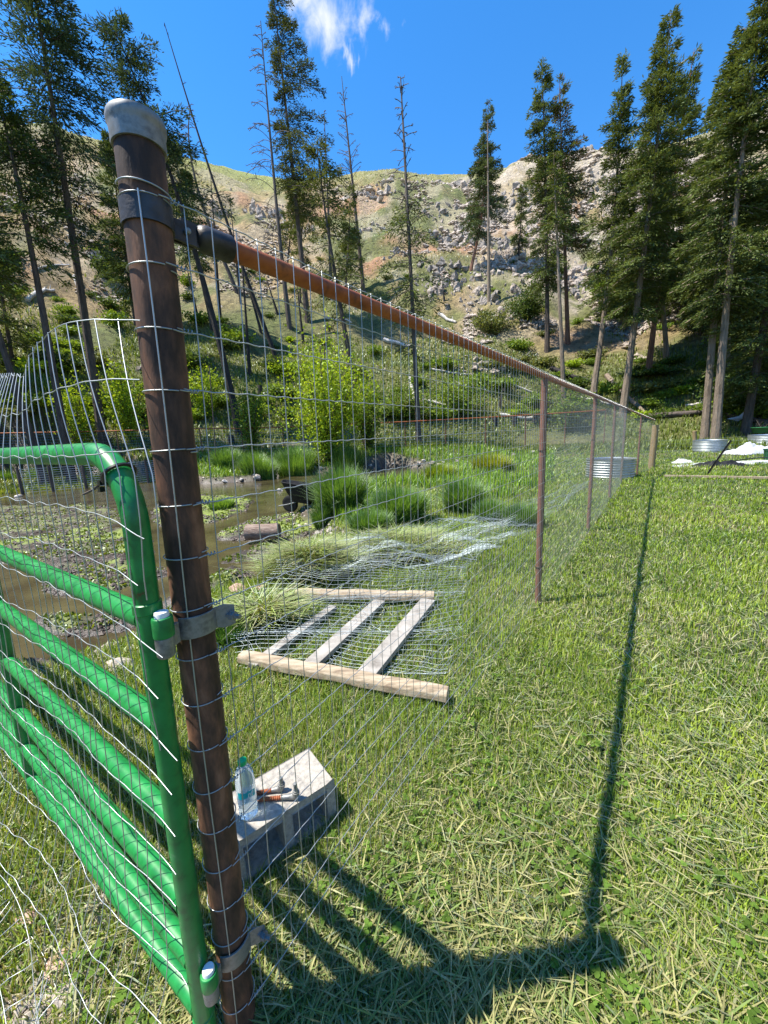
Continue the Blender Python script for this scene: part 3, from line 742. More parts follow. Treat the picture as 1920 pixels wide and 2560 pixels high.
mb.build('lettering', M_white, lab)
M_hookR = noisy('rusty_thread', [(.20,.055,.02),(.42,.13,.045)], 60, rough=.8, bump=.2)
def screw_hook(tip, bend, label, up=.05):
    tip = np.array(tip); bend = np.array(bend); d = bend-tip; L = np.linalg.norm(d); d/=L
    o = thing('screw_hook', label, 'screw hook', tuple(tip), 'gate screw hooks on the block')
    mb = MB(); n=26; pts=[tip+d*L*.62*i/(n*2) for i in range(n*2+1)]
    rad=[(.0078 if i%4 in (0,1) else .0060)*min(1,.35+i/14) for i in range(n*2+1)]
    mb.tube(pts, rad, 12); mb.build('thread', M_hookR, o)
    mb = MB(); q = tip+d*L*.62; side = np.cross(d,(0,0,1.))
    mb.tube([q,q+d*L*.16,bend-d*.012,bend-d*.004+arr(0,0,.003),bend+arr(0,0,.010),bend+arr(0,0,.018)], [.0072,.0088,.011,.0125,.0125,.0125], 14)
    mb.tube([bend+arr(0,0,.018),bend+arr(0,0,.024)], [.0098,.0098],14); mb.tube([bend+arr(0,0,.024),bend+arr(0,0,up)], [.0072,.0068],12)
    mb.build('pin', M_galv, o)
ZB = BH+.0085
t1 = g(636/D,1984/D,ZB); e1_ = g(705/D,1970/D,ZB+.004); t2 = g(640/D,2000/D,ZB); e2_ = g(741/D,1990/D,ZB+.004)
screw_hook(t1, e1_, 'rusty threaded screw hook nearer the block back edge, pin pointing up', .045)
screw_hook(t2, e2_, 'rusty threaded screw hook nearer the block front edge, tapered grey end', .052)

# ------------------------------------------------------------------ timber frame on the grass
tf = thing('timber_frame', 'wooden frame of two peeled timbers and three grey boards lying on the grass', 'timber frame', tuple(g(760,1400,0)))
def timber(a, b, r, nm, m):
    a = np.array(a); b = np.array(b); mb = MB(); n=14; P=[a+(b-a)*i/n+arr(0,0,.004*math.sin(i*1.1)) for i in range(n+1)]
    rad=[r*(.93 if i in (0,n) else 1)*(1+.05*math.sin(i*2.3)) for i in range(n+1)]; 
    dd_=(b-a)/np.linalg.norm(b-a); sd_=np.cross((0,0,1.),dd_); V=[];Fc=[]
    sec=[(-1,-.6),(-.9,.35),(-.55,.8),(.55,.85),(.95,.35),(1,-.6),(.6,-.85),(-.6,-.85)]
    for p_,q_ in zip(P,rad):
        for (u_,v_) in sec: V.append(p_+sd_*u_*q_+arr(0,0,v_*q_*.85))
    for i in range(n):
        for k in range(8): Fc.append((i*8+k,i*8+(k+1)%8,(i+1)*8+(k+1)%8,(i+1)*8+k))
    Fc.append(tuple(range(8))[::-1]); Fc.append(tuple(n*8+k for k in range(8))); mb.add(V,Fc); return mb.build(nm, m, tf, smooth=False, bevel=.004)
timber(g(521,1418,.09), g(968,1500,.09), .046, 'timber', M_wood)
timber(g(640,1281,.10), g(938,1288,.10), .05, 'timber', M_wood)
def board(a, b, w):
    a = np.array(a); b = np.array(b); d = b-a; L = np.linalg.norm(d); d/=L; s = np.cross((0,0,1.),d)
    mb = MB(); mb.box((a+b)/2, L, w, .035, d, s, np.cross(d,s)); return mb.build('board', M_gwood, tf, smooth=False, bevel=.003)
board(g(545,1440,.075), g(720,1312,.08), .07); board(g(655,1452,.08), g(820,1300,.08), .10); board(g(775,1478,.08), g(925,1298,.08), .12)

# ------------------------------------------------------------------ crumpled netting
rows = [((520,1440,.06),(965,1455,.05)),((500,1370,.14),(1000,1360,.06)),((520,1300,.22),(1000,1280,.10)),((600,1210,.30),(1010,1230,.16)),((640,1178,.30),(1050,1200,.16)),
        ((760,1160,.34),(1075,1185,.12)),((860,1150,.24),(1110,1165,.10)),((960,1120,.28),(1160,1140,.08)),((1060,1112,.22),(1195,1110,.06)),((1150,1085,.2),(1235,1075,.08)),((1225,1052,.22),(1290,1042,.12))]
Lr = np.array([g(a[0],a[1],a[2]) for a,b_ in rows]); Rr_ = np.array([g(b_[0],b_[1],b_[2]) for a,b_ in rows])
def ip(A, t):
    k = np.clip(t,0,len(A)-1.001); i = k.astype(int); f = (k-i)[:,None]; f = f*f*(3-2*f); return A[i]*(1-f)+A[i+1]*f
np_ = []
T_ = np.linspace(0,10,230)
for j in range(22):
    u = j/21.; uu = u + .02*np.sin(T_*2.1+j) ; P = ip(Lr,T_)*(1-uu)[:,None]+ip(Rr_,T_)*uu[:,None]
    P[:,2] += (.16*fbm(T_*1.2,np.full_like(T_,u*4),150,3)+.09*fbm(T_*4,np.full_like(T_,u*9),155,3))*sst(1.5,4,T_)+.03*fbm(T_*1.2,np.full_like(T_,u*4),151,3); P[:,0] += .12*fbm(T_*3,np.full_like(T_,j*.4),152,3)
    P[:,2] = np.maximum(P[:,2],.02); np_.append(P)
for t0 in np.concatenate([np.arange(0,2.6,.085),np.arange(2.6,10,.055)]):
    u = np.linspace(0,1,26); tt = t0 + .25*np.sin(u*5+t0)*.5 + .12*fbm(u*4,np.full_like(u,t0),153,2); tt = np.clip(tt,0,10)
    P = ip(Lr,tt)*(1-u)[:,None]+ip(Rr_,tt)*u[:,None]; P[:,2] += (.16*fbm(tt*1.2,u*4,150,3)+.09*fbm(tt*4,u*9,155,3))*sst(1.5,4,tt)+.03*fbm(tt*1.2,u*4,151,3); P[:,0]+=.05*fbm(u*5,np.full_like(u,t0*3),154,2); P[:,2]=np.maximum(P[:,2],.02); np_.append(P)
Vn,Fn = wires(np_, .0012, 3); nb = g(900,1170,0)
no = fast_mesh('wire_netting', Vn, [Fn], M_wire2, smooth=True, base=tuple(nb)); tag(no, 'crumpled pale wire netting unrolled over the grass and the timber frame', 'wire netting')
# piece propped up against the fence
np_ = []; c0 = g(1215,1045,0); c1 = g(1275,1010,.1); 
A_ = g(1160,1000,.25); 
for j in range(16):
    u=np.linspace(0,1,20); w=j/15.; y0 = 10.2
    P = np.array([at(1150+95*q+20*w, 1010-70*q*(1-.35*w)+50*w, y0+1.0*q) for q in u]); P[:,2]+=.05*fbm(u*4,np.full_like(u,j*.3),160,2); P[:,2]=np.maximum(P[:,2],.03); np_.append(P)
for j in range(16):
    w=np.linspace(0,1,20); q=j/15.
    P = np.array([at(1150+95*q+20*w_, 1010-70*q*(1-.35*w_)+50*w_, 10.2+1.0*q) for w_ in w]); P[:,2]+=.05*fbm(w*4,np.full_like(w,j*.3+5),160,2); P[:,2]=np.maximum(P[:,2],.03); np_.append(P)
Vn,Fn = wires(np_, .002, 3); no = fast_mesh('netting_offcut', Vn, [Fn], M_wire2, smooth=True, base=tuple(g(1215,1045,0))); tag(no, 'flap of pale wire netting standing up behind the second rusted fence post', 'wire netting')
exec_part2 = True
# ------------------------------------------------------------------ small things in the creek
def rockhull(mb, c, sx, sy, sz, n=16, rot=None, seed=0):
    r = np.random.default_rng(seed); P = r.normal(size=(n,3)); P /= np.linalg.norm(P,axis=1)[:,None]; P *= r.uniform(.75,1.1,(n,1)); P *= [sx,sy,sz]
    a = r.uniform(0,6.28); R = np.array([[math.cos(a),-math.sin(a),0],[math.sin(a),math.cos(a),0],[0,0,1]]) 
    P = P@R.T
    if rot is not None: P = P@rot.T
    P = P+np.array(c)
    bm = bmesh.new(); vs = [bm.verts.new(p) for p in P]; res = bmesh.ops.convex_hull(bm, input=vs)
    dead = [v for v in bm.verts if not v.link_faces]; bmesh.ops.delete(bm, geom=dead, context='VERTS')
    bm.verts.index_update(); mb.add([v.co[:] for v in bm.verts], [[v.index for v in f.verts] for f in bm.faces]); bm.free()
def stone(px, py, s, m, label, z=None, flat=.6, seed=0, group=None, world=None, name='stone'):
    if world is not None: x, y = world
    else:
        p = hit(px, py, 1.0) ; x, y = p[0], p[1]
    zz = hz(x,y); mb = MB(); rockhull(mb, (x,y,max(zz,WZ-.02)+s*flat*.45), s, s*.75, s*flat, 22, seed=seed)
    o = mb.build(name, m, None, base=(x,y,zz), smooth=False, bevel=s*.10)
    tag(o, label, 'stone', group); return o
stone(515,1282,.13,M_stoneR,'large reddish stone on the mud right of the corner post',seed=1)
stone(565,1280,.09,M_stoneR,'smaller reddish stone at the edge of the long grass',seed=2)
stone(262,1448,.11,M_stone,'rounded grey stone in the mud behind the green gate',seed=3)
stone(605,1066,.13,M_stoneL,'white rock in the pond beside the wheelbarrow wheel',seed=4)
stone(487,1042,.16,M_stoneL,'white rock at the far pond edge near the thin stake',seed=5)
stone(522,1038,.13,M_stoneL,'flat pale rock at the far pond edge right of the stake',seed=6)
stone(270,1075,.22,M_stoneR,'flat pinkish slab in the water behind the gate corner',flat=.25,seed=7)
stone(40,1078,.16,M_stoneL,'small white rock at the left edge of the creek',seed=8)
for k,(x,y,s) in enumerate([(175,1790,.055),(125,2085,.045),(150,2160,.05),(60,1990,.05),(215,1950,.05),(230,1840,.04)]):
    stone(x,y,s,[M_stone,M_stoneR][k%2],'buff stone embedded in the bare soil beside the green gate',flat=.4,seed=20+k,group='stones in the soil by the gate')
stone(450,1270,.05,M_stone,'dull grey cobble at the muddy waterline behind the corner post',seed=30)
r7 = random.Random(12)
edge = [(905,1005),(918,1000),(935,1003),(948,1008),(960,1001),(985,1003),(1010,1006),(1035,1008),(1060,1012),(1080,1010),(1100,1012),(1120,1000),(660,1018),(640,1022),(580,1033),(560,1036),(690,1015),(1110,985),(1130,975),(1150,978),(1095,992),(800,1010),(850,1006)]
for k,(x,y) in enumerate(edge):
    stone(x+r7.uniform(-4,4),y+r7.uniform(-2,2),r7.uniform(.10,.24),[M_stone,M_stoneL,M_rockD][k%3],'rock lying along the far bank of the pond',flat=.7,seed=60+k,group='rocks along the far bank of the pond')

# cut log
a = g(533,1150,-.08); b_ = g(603,1147,-.08); a=arr(*a); b_=arr(*b_); d=b_-a
logo = thing('cut_log', 'short thick cut log with bark lying on the creek bank', 'log', tuple((a+b_)/2))
mb=MB(); n=12; rr_=.135; V=[]; mb.tube([a+d*q for q in np.linspace(0,1,7)],[rr_*1.05,rr_,rr_*1.02,rr_,rr_*.99,rr_,rr_*.98],22,caps=False); mb.build('bark', M_stump, logo)
mb=MB(); dn=d/np.linalg.norm(d); mb.lathe(a+dn*.004,[(.0001,0),(rr_*1.03,0)],22,-dn); mb.lathe(b_-dn*.004,[(.0001,0),(rr_*.97,0)],22,dn); mb.build('cut_face', M_wood, logo, smooth=False)

# wheelbarrow tipped up on its front wheel
wb = thing('wheelbarrow', 'black wheelbarrow with one wheel standing at the pond edge', 'wheelbarrow', tuple(g(626,1108,-.12)))
yb = wb.location.y
def wq(px, py, dy=0.): return at(px, py, yb+dy)
mb=MB()   # tray: flared tub, rim polygon and base polygon
rim = [wq(606,1042,-.30),wq(680,1053,-.36),wq(692,1047,.25),wq(613,1036,.32)]
bas = [wq(632,1084,-.20),wq(670,1090,-.22),wq(678,1084,.12),wq(640,1079,.15)]
def ring(P, n=6):
    out=[]
    for i in range(4):
        p,q=P[i],P[(i+1)%4]
        for k in range(n):
            t_=k/n; out.append(p*(1-t_)+q*t_)
    c=sum(P)/4
    return [c+(o_-c)*(1-.10*(1 if i%n==0 else 0)) for i,o_ in enumerate(out)]
R0=ring(rim); R1=ring(bas); mid=[(p*.45+q*.55)+(p-sum(rim)/4)*.06 for p,q in zip(R0,R1)]
n=24; V=R0+mid+R1; inn=[p*.96+(sum(rim)/4)*.04+arr(0,0,.0) for p in R0]; inb=[p*.94+(sum(bas)/4)*.06+arr(0,0,.02) for p in R1]
V=V+inn+inb; Fc=[]
for l in (0,1): Fc+= [(l*n+k,l*n+(k+1)%n,(l+1)*n+(k+1)%n,(l+1)*n+k) for k in range(n)]
Fc.append(tuple(2*n+k for k in range(n))); Fc+=[(3*n+k,3*n+(k+1)%n,(k+1)%n,k) for k in range(n)]; Fc+=[(4*n+k,4*n+(k+1)%n,3*n+(k+1)%n,3*n+k) for k in range(n)]; Fc.append(tuple(4*n+k for k in range(n))[::-1])
mb.add(V,Fc); mb.build('tray', M_blk, wb)
mb=MB(); mb.tube(R0+[R0[0]], .012, 6, caps=False); mb.build('rim', M_blk, wb)
wc = wq(627,1088); wr=.19; ax=arr(.35,.94,0); ax/=np.linalg.norm(ax)
mb=MB(); mb.lathe(wc-ax*.045,[(wr*.62,0),(wr*.8,-.004),(wr*.95,.008),(wr,.03),(wr,.06),(wr*.95,.082),(wr*.8,.094),(wr*.62,.09)],30,ax); wh=mb.build('wheel', M_blk, wb)
mb=MB(); mb.lathe(wc-ax*.03,[(.0001,0),(wr*.2,-.01),(wr*.62,.0),(wr*.62,.06),(wr*.2,.07),(.0001,.06)],24,ax); mb.build('rim', pr('dark_grey_hub',(.03,.033,.036),.5), wh)
mb=MB()
for o_ in (-.075,.075):
    mb.tube([wq(606,1092)+ax*o_, wc+ax*o_, wq(655,1080)+ax*o_*1.5, wq(676,1076)+ax*o_*2, wq(720,1060)+ax*o_*3.2], .012, 8)
mb.tube([wq(606,1092)-ax*.09,wq(606,1092)+ax*.09],.012,8); mb.tube([wc-ax*.09,wc+ax*.09],.012,8)
mb.build('frame', M_galv, wb)
mb=MB()
for o_ in (-.16,.16): mb.tube([wq(664,1084)+ax*o_, wq(668,1100)+ax*o_, wq(674,1101)+ax*o_, wq(684,1080)+ax*o_], .011, 6)
mb.build('leg', M_galv, wb)

# thin stake
p = hit(468,1012,6); s0 = p; mb=MB(); tp=at(452,790,p[1]); bt_=arr(p[0],p[1],hz(p[0],p[1])-.1)
mb.tube([bt_, bt_*.5+tp*.5+arr(.01,0,0), tp],[.032,.028,.024],8); o=mb.build('bare_stake', M_snag, None, base=tuple(bt_)); tag(o,'thin grey bare stake standing at the far pond bank','stake')
p = at(410,560,1.05)

# ------------------------------------------------------------------ far rusted-rail fence
def fargate(x): return 23.8+ .02*x
ff = thing('far_fence', 'low wire fence with thin rusty top rail beyond the creek', 'fence', (0,23.8,hz(0,23.8)))
xs = np.arange(-23,14.2,2.45); mbR=MB()
tops=[]
for x in xs:
    y=fargate(x); z=hz(x,y); zt=H+math.hypot(x,y)*math.tan(math.radians(2.15 if x>-9 else 2.3)); tops.append(arr(x,y,zt))
    mb=MB(); mb.tube([arr(x,y,z-.2),arr(x,y,zt)],.035,6); mb.build('post', M_rust2, ff)
mbR.tube(tops,.032,6); mbR.build('top_rail', M_rustO, ff)
pl=[]
for k in range(9):
    pl.append(np.array([t_-arr(0,0,.12+.16*k) for t_ in tops]))
for i in range(len(tops)-1):
    for q in np.arange(0,1,.06): a_=tops[i]*(1-q)+tops[i+1]*q; pl.append(np.array([a_,a_-arr(0,0,1.4)]))
Vq,Fq=wires(pl,.0035,3); fast_mesh('wire_mesh',Vq,[Fq],M_wire,ff)

# left strand fence nearer the trees
lf = thing('strand_fence', 'old fence of grey posts and many wire strands at the far left beyond the creek', 'fence', tuple(hit(200,955,10)))
pts=[]
for px in (20,90,165,235,305,345):
    p=at_r(px,940+ (px-150)*.02,23.0); z=hz(p[0],p[1]); pts.append(arr(p[0],p[1],z))
    mb=MB(); hh=1.25 if px!=345 else 1.1; mb.tube([arr(p[0],p[1],z-.2),arr(p[0],p[1],z+hh)],[.07,.055],8); mb.build('post', M_snag, lf)
pl=[np.array([q+arr(0,0,.15+.1*k) for q in pts]) for k in range(11)]
Vq,Fq=wires(pl,.006,3); fast_mesh('wire_strands',Vq,[Fq],M_wire,lf)

# ------------------------------------------------------------------ right-hand garden
def woodpost(px,pt,pb,y,r,label,m=M_postw,name='wooden_post'):
    a_=at(px,pb,y); b2=at(px-2,pt,y); z=hz(a_[0],a_[1]); mb=MB(); mb.tube([arr(a_[0],a_[1],z-.15),arr(a_[0]*.5+b2[0]*.5,a_[1],(z+b2[2])/2),arr(b2[0],b2[1],b2[2])],[r*1.02,r,r*.97],16)
    o=mb.build(name,m,None,base=(a_[0],a_[1],z)); return tag(o,label,'post')
E5=fp(FEND+.12,0); mb=MB(); mb.tube([E5-arr(0,0,.15),E5+arr(.02,0,.8),E5+arr(.03,0,1.44)],[.10,.098,.095],18); o=mb.build('wooden_post',M_postw,None,base=tuple(E5)); tag(o,'thick round wooden post at the far end of the tall wire fence','post')
woodpost(1502,931,966,19.5,.085,'slim round wooden post standing left of the metal garden bed')
def tank(cx,cy,R,hh,z0,label,nr=8,arcs=64):
    o=thing('corrugated_bed',label,'raised bed',(cx,cy,z0)); prof=[]
    K=nr*6
    for i in range(K+1):
        prof.append((R+.014*math.sin(2*math.pi*i/6.), hh*i/K))
    mb=MB(); k0=[(R-.03,hh),(R-.03,0)]; mb.lathe((cx,cy,z0),prof+[(R+.02,hh+.004),(R+.02,hh+.02),(R-.015,hh+.02),(R-.03,hh-.02)],arcs); mb.v=mb.v; ob=mb.build('wall',M_corr,o)
    # remove capping faces
    me=ob.data; bm=bmesh.new(); bm.from_mesh(me); bmesh.ops.delete(bm,geom=[f for f in bm.faces if len(f.verts)>4],context='FACES'); bm.to_mesh(me); bm.free()
    mb=MB(); mb.lathe((cx,cy,z0+hh-.08),[(.0001,.03),(R*.5,.02),(R-.02,0)],24); mb.build('soil',M_mudO,o)
    return o
tA=at(1325,1025,10.6); tank(tA[0]+.25,11.2,.62,.56,hz(tA[0],10.6)-.02,'low round corrugated steel bed full of soil, seen through the tall wire fence')
tB=at(1545,990,17.2); tank(tB[0]+.35,18.0,.62,.55,hz(tB[0],17.2)-.02,'round corrugated steel bed behind the leaning black fence post')
tC=at(1690,985,17.2); tank(tC[0]+.3,18.2,.75,.55,hz(tC[0],17.2)-.02,'corrugated steel bed cut off by the right edge of the photo')
# timbers on the lawn
a_=g(1435,1028,.07); b2=g(1720,1033,.07); mb=MB(); dd=b2-a_; L=np.linalg.norm(dd); dd/=L; mb.box((a_+b2)/2,L,.09,.05,dd,np.cross((0,0,1.),dd)); o=mb.build('lawn_board',M_wood,None,base=tuple(a_),smooth=False); tag(o,'long pale board lying across the far edge of the lawn','board')
a_=g(1640,1087,.03); b2=g(1700,1092,.03); mb=MB(); mb.tube([a_,b2],.02,6); o=mb.build('steel_bar',M_blk,None,base=tuple(a_)); tag(o,'short dark bar lying on the lawn near the right edge','bar')
a_=g(1523,1031,0); b2=at(1579,951,a_[1]-.25); mb=MB(); dd=b2-a_; L=np.linalg.norm(dd); dd/=L; sd=np.cross(dd,(0,1.,0)); sd/=np.linalg.norm(sd); nn=np.cross(dd,sd)
mb.box((a_+b2)/2,L,.045,.006,dd,sd,nn); mb.box((a_+b2)/2+nn*.019,L,.006,.032,dd,sd,nn); 
for q in np.arange(.05,L-.05,.055): mb.box(a_+dd*q-nn*.006,.012,.014,.010,dd,sd,nn)
o=mb.build('steel_post',M_black,None,base=tuple(a_),smooth=False); tag(o,'black steel T shaped fence post leaning at an angle over the lawn','fence post')
# tarps: draped cloth mounds
def cloth(px,py,w,dp,hh,m,name,label,cat,seed,y=None,n=34,rag=.25):
    c=g(px,py,0) if y is None else at(px,py,y); z0=hz(c[0],c[1]); V=[];Fc=[]
    for j in range(n+1):
        for i in range(n+1):
            u=i/n*2-1; v=j/n*2-1; rr=math.sqrt(u*u+v*v)/1.0
            e=1+rag*float(vnoise(math.atan2(v,u)*1.6+9,seed*3.1,seed))
            k=max(0,1-(max(abs(u),abs(v)))**2.2)
            zz=hh*k*(.75+.7*float(fbm(u*2.2+seed,v*2.2,seed,3)))+.03*abs(float(fbm(u*7,v*7,seed+4,2)))
            V.append((c[0]+u*w*e,c[1]+v*dp*e,z0-.01+max(zz,.004)))
    for j in range(n):
        for i in range(n): a0=j*(n+1)+i; Fc.append((a0,a0+1,a0+n+2,a0+n+1))
    o=finish(name,V,Fc,m,None,True,(c[0],c[1],z0)); md=o.modifiers.new('s','SOLIDIFY'); md.thickness=.006
    return tag(o,label,cat)
cloth(1622,980,.8,.6,.5,M_tarp,'white_tarp','bulging white tarp bundle between the two metal garden beds','tarp',3,y=16.2)
cloth(1600,1004,2.2,.5,.10,M_tarp,'plastic_sheet','flat pale plastic sheet spread in front of the garden beds','plastic sheet',5,y=13.2)
cloth(1478,993,.28,.25,.16,M_tarp,'white_bag','small white bag at the left end of the plastic sheet','bag',9,y=14.4)
cloth(1555,1006,.75,.35,.26,M_blk,'black_sheet','crumpled black sheet lying in front of the pale plastic','sheet',7,y=12.7)
mb=MB(); P=[at(1560+i*12,1001-6*math.sin(i*.25)-i*.9,12.9) for i in range(10)]; mb.tube(P,.018,6); o=mb.build('hose',M_blk,None,base=tuple(P[0])); tag(o,'thin black hose looping over the pale plastic sheet','hose')
c=at(1655,998,13.5); z0=hz(c[0],c[1]); bk=thing('planter_tub','dark green plastic tub at the right edge behind the lawn','tub',(c[0]+.2,c[1],z0)); mb=MB(); mb.lathe((c[0]+.2,c[1],z0),[(.0001,0),(.2,0),(.25,.40),(.27,.40),(.27,.43),(.24,.43),(.2,.05),(.0001,.04)],24); mb.build('tub_body',M_dgreen,bk)
# garden mesh fence on the right
gf=thing('garden_fence','light wire garden fence running right from the thick wooden post','fence',tuple(E5+arr(.2,.5,0)))
pts=[]; 
for k in range(8):
    q=E5+arr(.1,.2,0)+arr(1.5*k,-.15*k,0); pts.append(arr(q[0],q[1],hz(q[0],q[1])))
for k in (3,6):
    mb=MB(); mb.tube([pts[k]-arr(0,0,.1),pts[k]+arr(0.02,0,1.25)],.014,5); mb.build('post',M_blk,gf)
pl=[np.array([q+arr(0,0,.08+.12*k) for q in pts[:]]) for k in range(8)]
for i in range(7):
    for q_ in np.arange(0,1,.1): b0=pts[i]*(1-q_)+pts[i+1]*q_; pl.append(np.array([b0,b0+arr(0,0,.92)]))
Vq,Fq=wires(pl,.0012,3); fast_mesh('wire_mesh',Vq,[Fq],M_wire,gf)
# white strips fluttering on a pole, far green wheelbarrow
c=at(1592,900,24); z0=hz(c[0],c[1]); pp=at(1622,885,24)
so_=thing('streamer_pole','thin pole with torn white plastic streamers in front of the dark trees','pole',(pp[0],pp[1],hz(pp[0],pp[1])))
mb=MB(); mb.tube([arr(pp[0],pp[1],hz(pp[0],pp[1])-.1),pp],.018,6); mb.build('pole',M_snag,so_)
V=[];Fc=[]
for k in range(6):
    P=[at(1628,880,24),at(1612+k*1.2,889+k*.7,24+.1*k),at(1596+k,901+k*.6,24+.05*k),at(1572+k*4,905+k*.9,24+.1*k)]
    for i,p in enumerate(P):
        w=[.12,.10,.06,.02][i]; V+= [tuple(p+arr(.02,.04,w)),tuple(p-arr(.02,.04,w))]
    b0=len(V)-8
    for i in range(3): Fc.append((b0+2*i,b0+2*i+1,b0+2*i+3,b0+2*i+2))
finish('streamers',V,Fc,M_tarp,so_)
c=at(1643,928,22); gb=thing('garden_cart','green garden cart piled with cut branches below the dark trees','cart',(c[0],c[1],hz(c[0],c[1])))
mb=MB(); mb.lathe((c[0],c[1],c[2]-.2),[(.0001,0),(.3,.02),(.42,.30),(.45,.32),(.42,.34),(.28,.06),(.0001,.05)],20); mb.build('tray',pr('mid_green_paint',(.03,.16,.06),.4),gb)
mb=MB()
for a0 in (-.25,.25): mb.tube([arr(c[0]+a0,c[1],c[2]-.1),arr(c[0]+a0*1.4,c[1]+.1,hz(c[0],c[1]))],.02,6)
mb.build('legs',M_blk,gb)
mb=MB()
for k in range(14): mb.tube([arr(c[0]+r7.uniform(-.3,.3),c[1]+r7.uniform(-.2,.2),c[2]+.05),arr(c[0]+r7.uniform(-.3,.4),c[1]+r7.uniform(-.2,.2),c[2]+r7.uniform(.2,.55))],.012,4)
mb.build('branches',M_snag,gb)

# ------------------------------------------------------------------ trees
def quads(Cn, Dn, Wn, L, Wd):
    """diamond leaves: centre base Cn, dir Dn, side Wn"""
    a=Cn; b=Cn+Dn*(L*.5)[:,None]+Wn*(Wd*.5)[:,None]; c=Cn+Dn*L[:,None]; d=Cn+Dn*(L*.5)[:,None]-Wn*(Wd*.5)[:,None]
    V=np.stack([a,b,c,d],1).reshape(-1,3); k=np.arange(len(Cn))*4; return V, np.stack([k,k+1,k+2,k+3],-1)
def unit(a): return a/(np.linalg.norm(a,axis=-1,keepdims=True)+1e-9)
def trunkfn(base, top, mid=None):
    if mid is None: mid=(base+top)/2
    # quadratic through mid at t=.5
    ctrl = 2*mid-.5*(base+top)
    return lambda t: ((1-t)**2)[:,None]*base+(2*t*(1-t))[:,None]*ctrl+(t**2)[:,None]*top
def conifer(base, top, hw, cs, label, bark=M_bark, mid=None, dens=1., tint=(.042,.062,.020), tip=(.105,.135,.040), seed=0, rt=None, shape=.8, droop=.25, side=None, ragged=.35, group=None, spray=1., name='conifer_tree', brown=.0, tmax=1.):
    r=np.random.default_rng(seed); hgt=np.linalg.norm(top-base); T=trunkfn(base,top,mid)
    dist=math.hypot(*base[:2]); rt=rt or .0088*hgt+.04
    o=thing(name,label,'tree',tuple(base),group)
    ts=np.linspace(0,1,16); P=T(ts); mb=MB(); P[0]=P[0]-arr(0,0,.6)
    mb.tube(list(P),[rt*(1-.93*q)*(1+.25*math.exp(-q*30)) for q in ts],8,caps=False); mb.build('trunk',bark,o)
    nb=int(hgt*7.5*(1-cs)*min(1.3,dens**.5)); tb=cs+(tmax-cs)*r.random(nb)**.9; 
    # bare lower stubs too
    tp=(tb-cs)/(1-cs)
    Lb=1.15*hw*((1-tp)**shape)*(np.minimum(1,tp*3.5+.4))*(1-ragged+ragged*2*r.random(nb)**1.3)+.25
    az=r.random(nb)*2*np.pi
    if side is not None: Lb*=1+.55*np.cos(az-side)
    el=np.radians(-12+38*tp+r.normal(0,9,nb))
    Dr=np.c_[np.cos(el)*np.cos(az),np.cos(el)*np.sin(az),np.sin(el)]
    O=T(tb); pl=[]; q=np.linspace(0,1,5)
    for i in range(nb):
        if i%2==0 or Lb[i]>hw*.6:
            pl.append(O[i]+np.outer(q*Lb[i],Dr[i])-np.c_[0*q,0*q,droop*Lb[i]*q*q])
    if pl:
        Vb,Fb=wires(pl,.012+.00035*dist,3); fast_mesh('branches',Vb,[Fb],bark,o)
    area=2*hw*hgt*(1-cs)*.6; n=int(area*400*dens/spray**2); n=min(max(n,700),42000)
    w_=Lb/Lb.sum(); bi=r.choice(nb,n,p=w_); u=r.random(n)**.75
    side_=np.cross(Dr[bi],[0,0,1.]); side_=unit(side_)
    spread=(.30*Lb[bi]*(1-u*.65)+.12)*r.normal(0,.55,n)
    base_=O[bi]+Dr[bi]*(u*Lb[bi])[:,None]; base_[:,2]-=droop*Lb[bi]*u*u; base_+=side_*spread[:,None]; base_[:,2]+=r.normal(0,.10,n)-np.abs(spread)*.12
    dr=Dr[bi]*.8+side_*np.sign(spread)[:,None]*.8*r.random(n)[:,None]+r.normal(0,.35,(n,3)); dr[:,2]-=.35*r.random(n)+.05; dr=unit(dr)
    sw=unit(np.cross(dr,r.normal(size=(n,3))+np.array([0,0,1.2])))
    k_=.55+.014*dist; L=(.13+.20*r.random(n))*spray*k_; Wd=L*(.19+.12*r.random(n))
    V,Q=quads(base_,dr,sw,L,Wd)
    cn=(fbm(base_[:,0]*.5,base_[:,2]*.5+base_[:,1]*.3,seed+400,3)+.5)
    k=np.clip(cn*.8+.45*r.random(n)-.15+.25*u,0,1)[:,None]; C=np.array(tint)*(1-k)+np.array(tip)*k; C*=1.25*(.7+.6*r.random(n))[:,None]
    if brown>0:
        bm_=(r.random(n)<brown)[:,None]; C=np.where(bm_,np.array([.13,.085,.045])*(.7+.6*r.random(n))[:,None],C)
    fast_mesh('crown',V,[Q],M_needle,o,col=np.repeat(C,4,0))
    return o
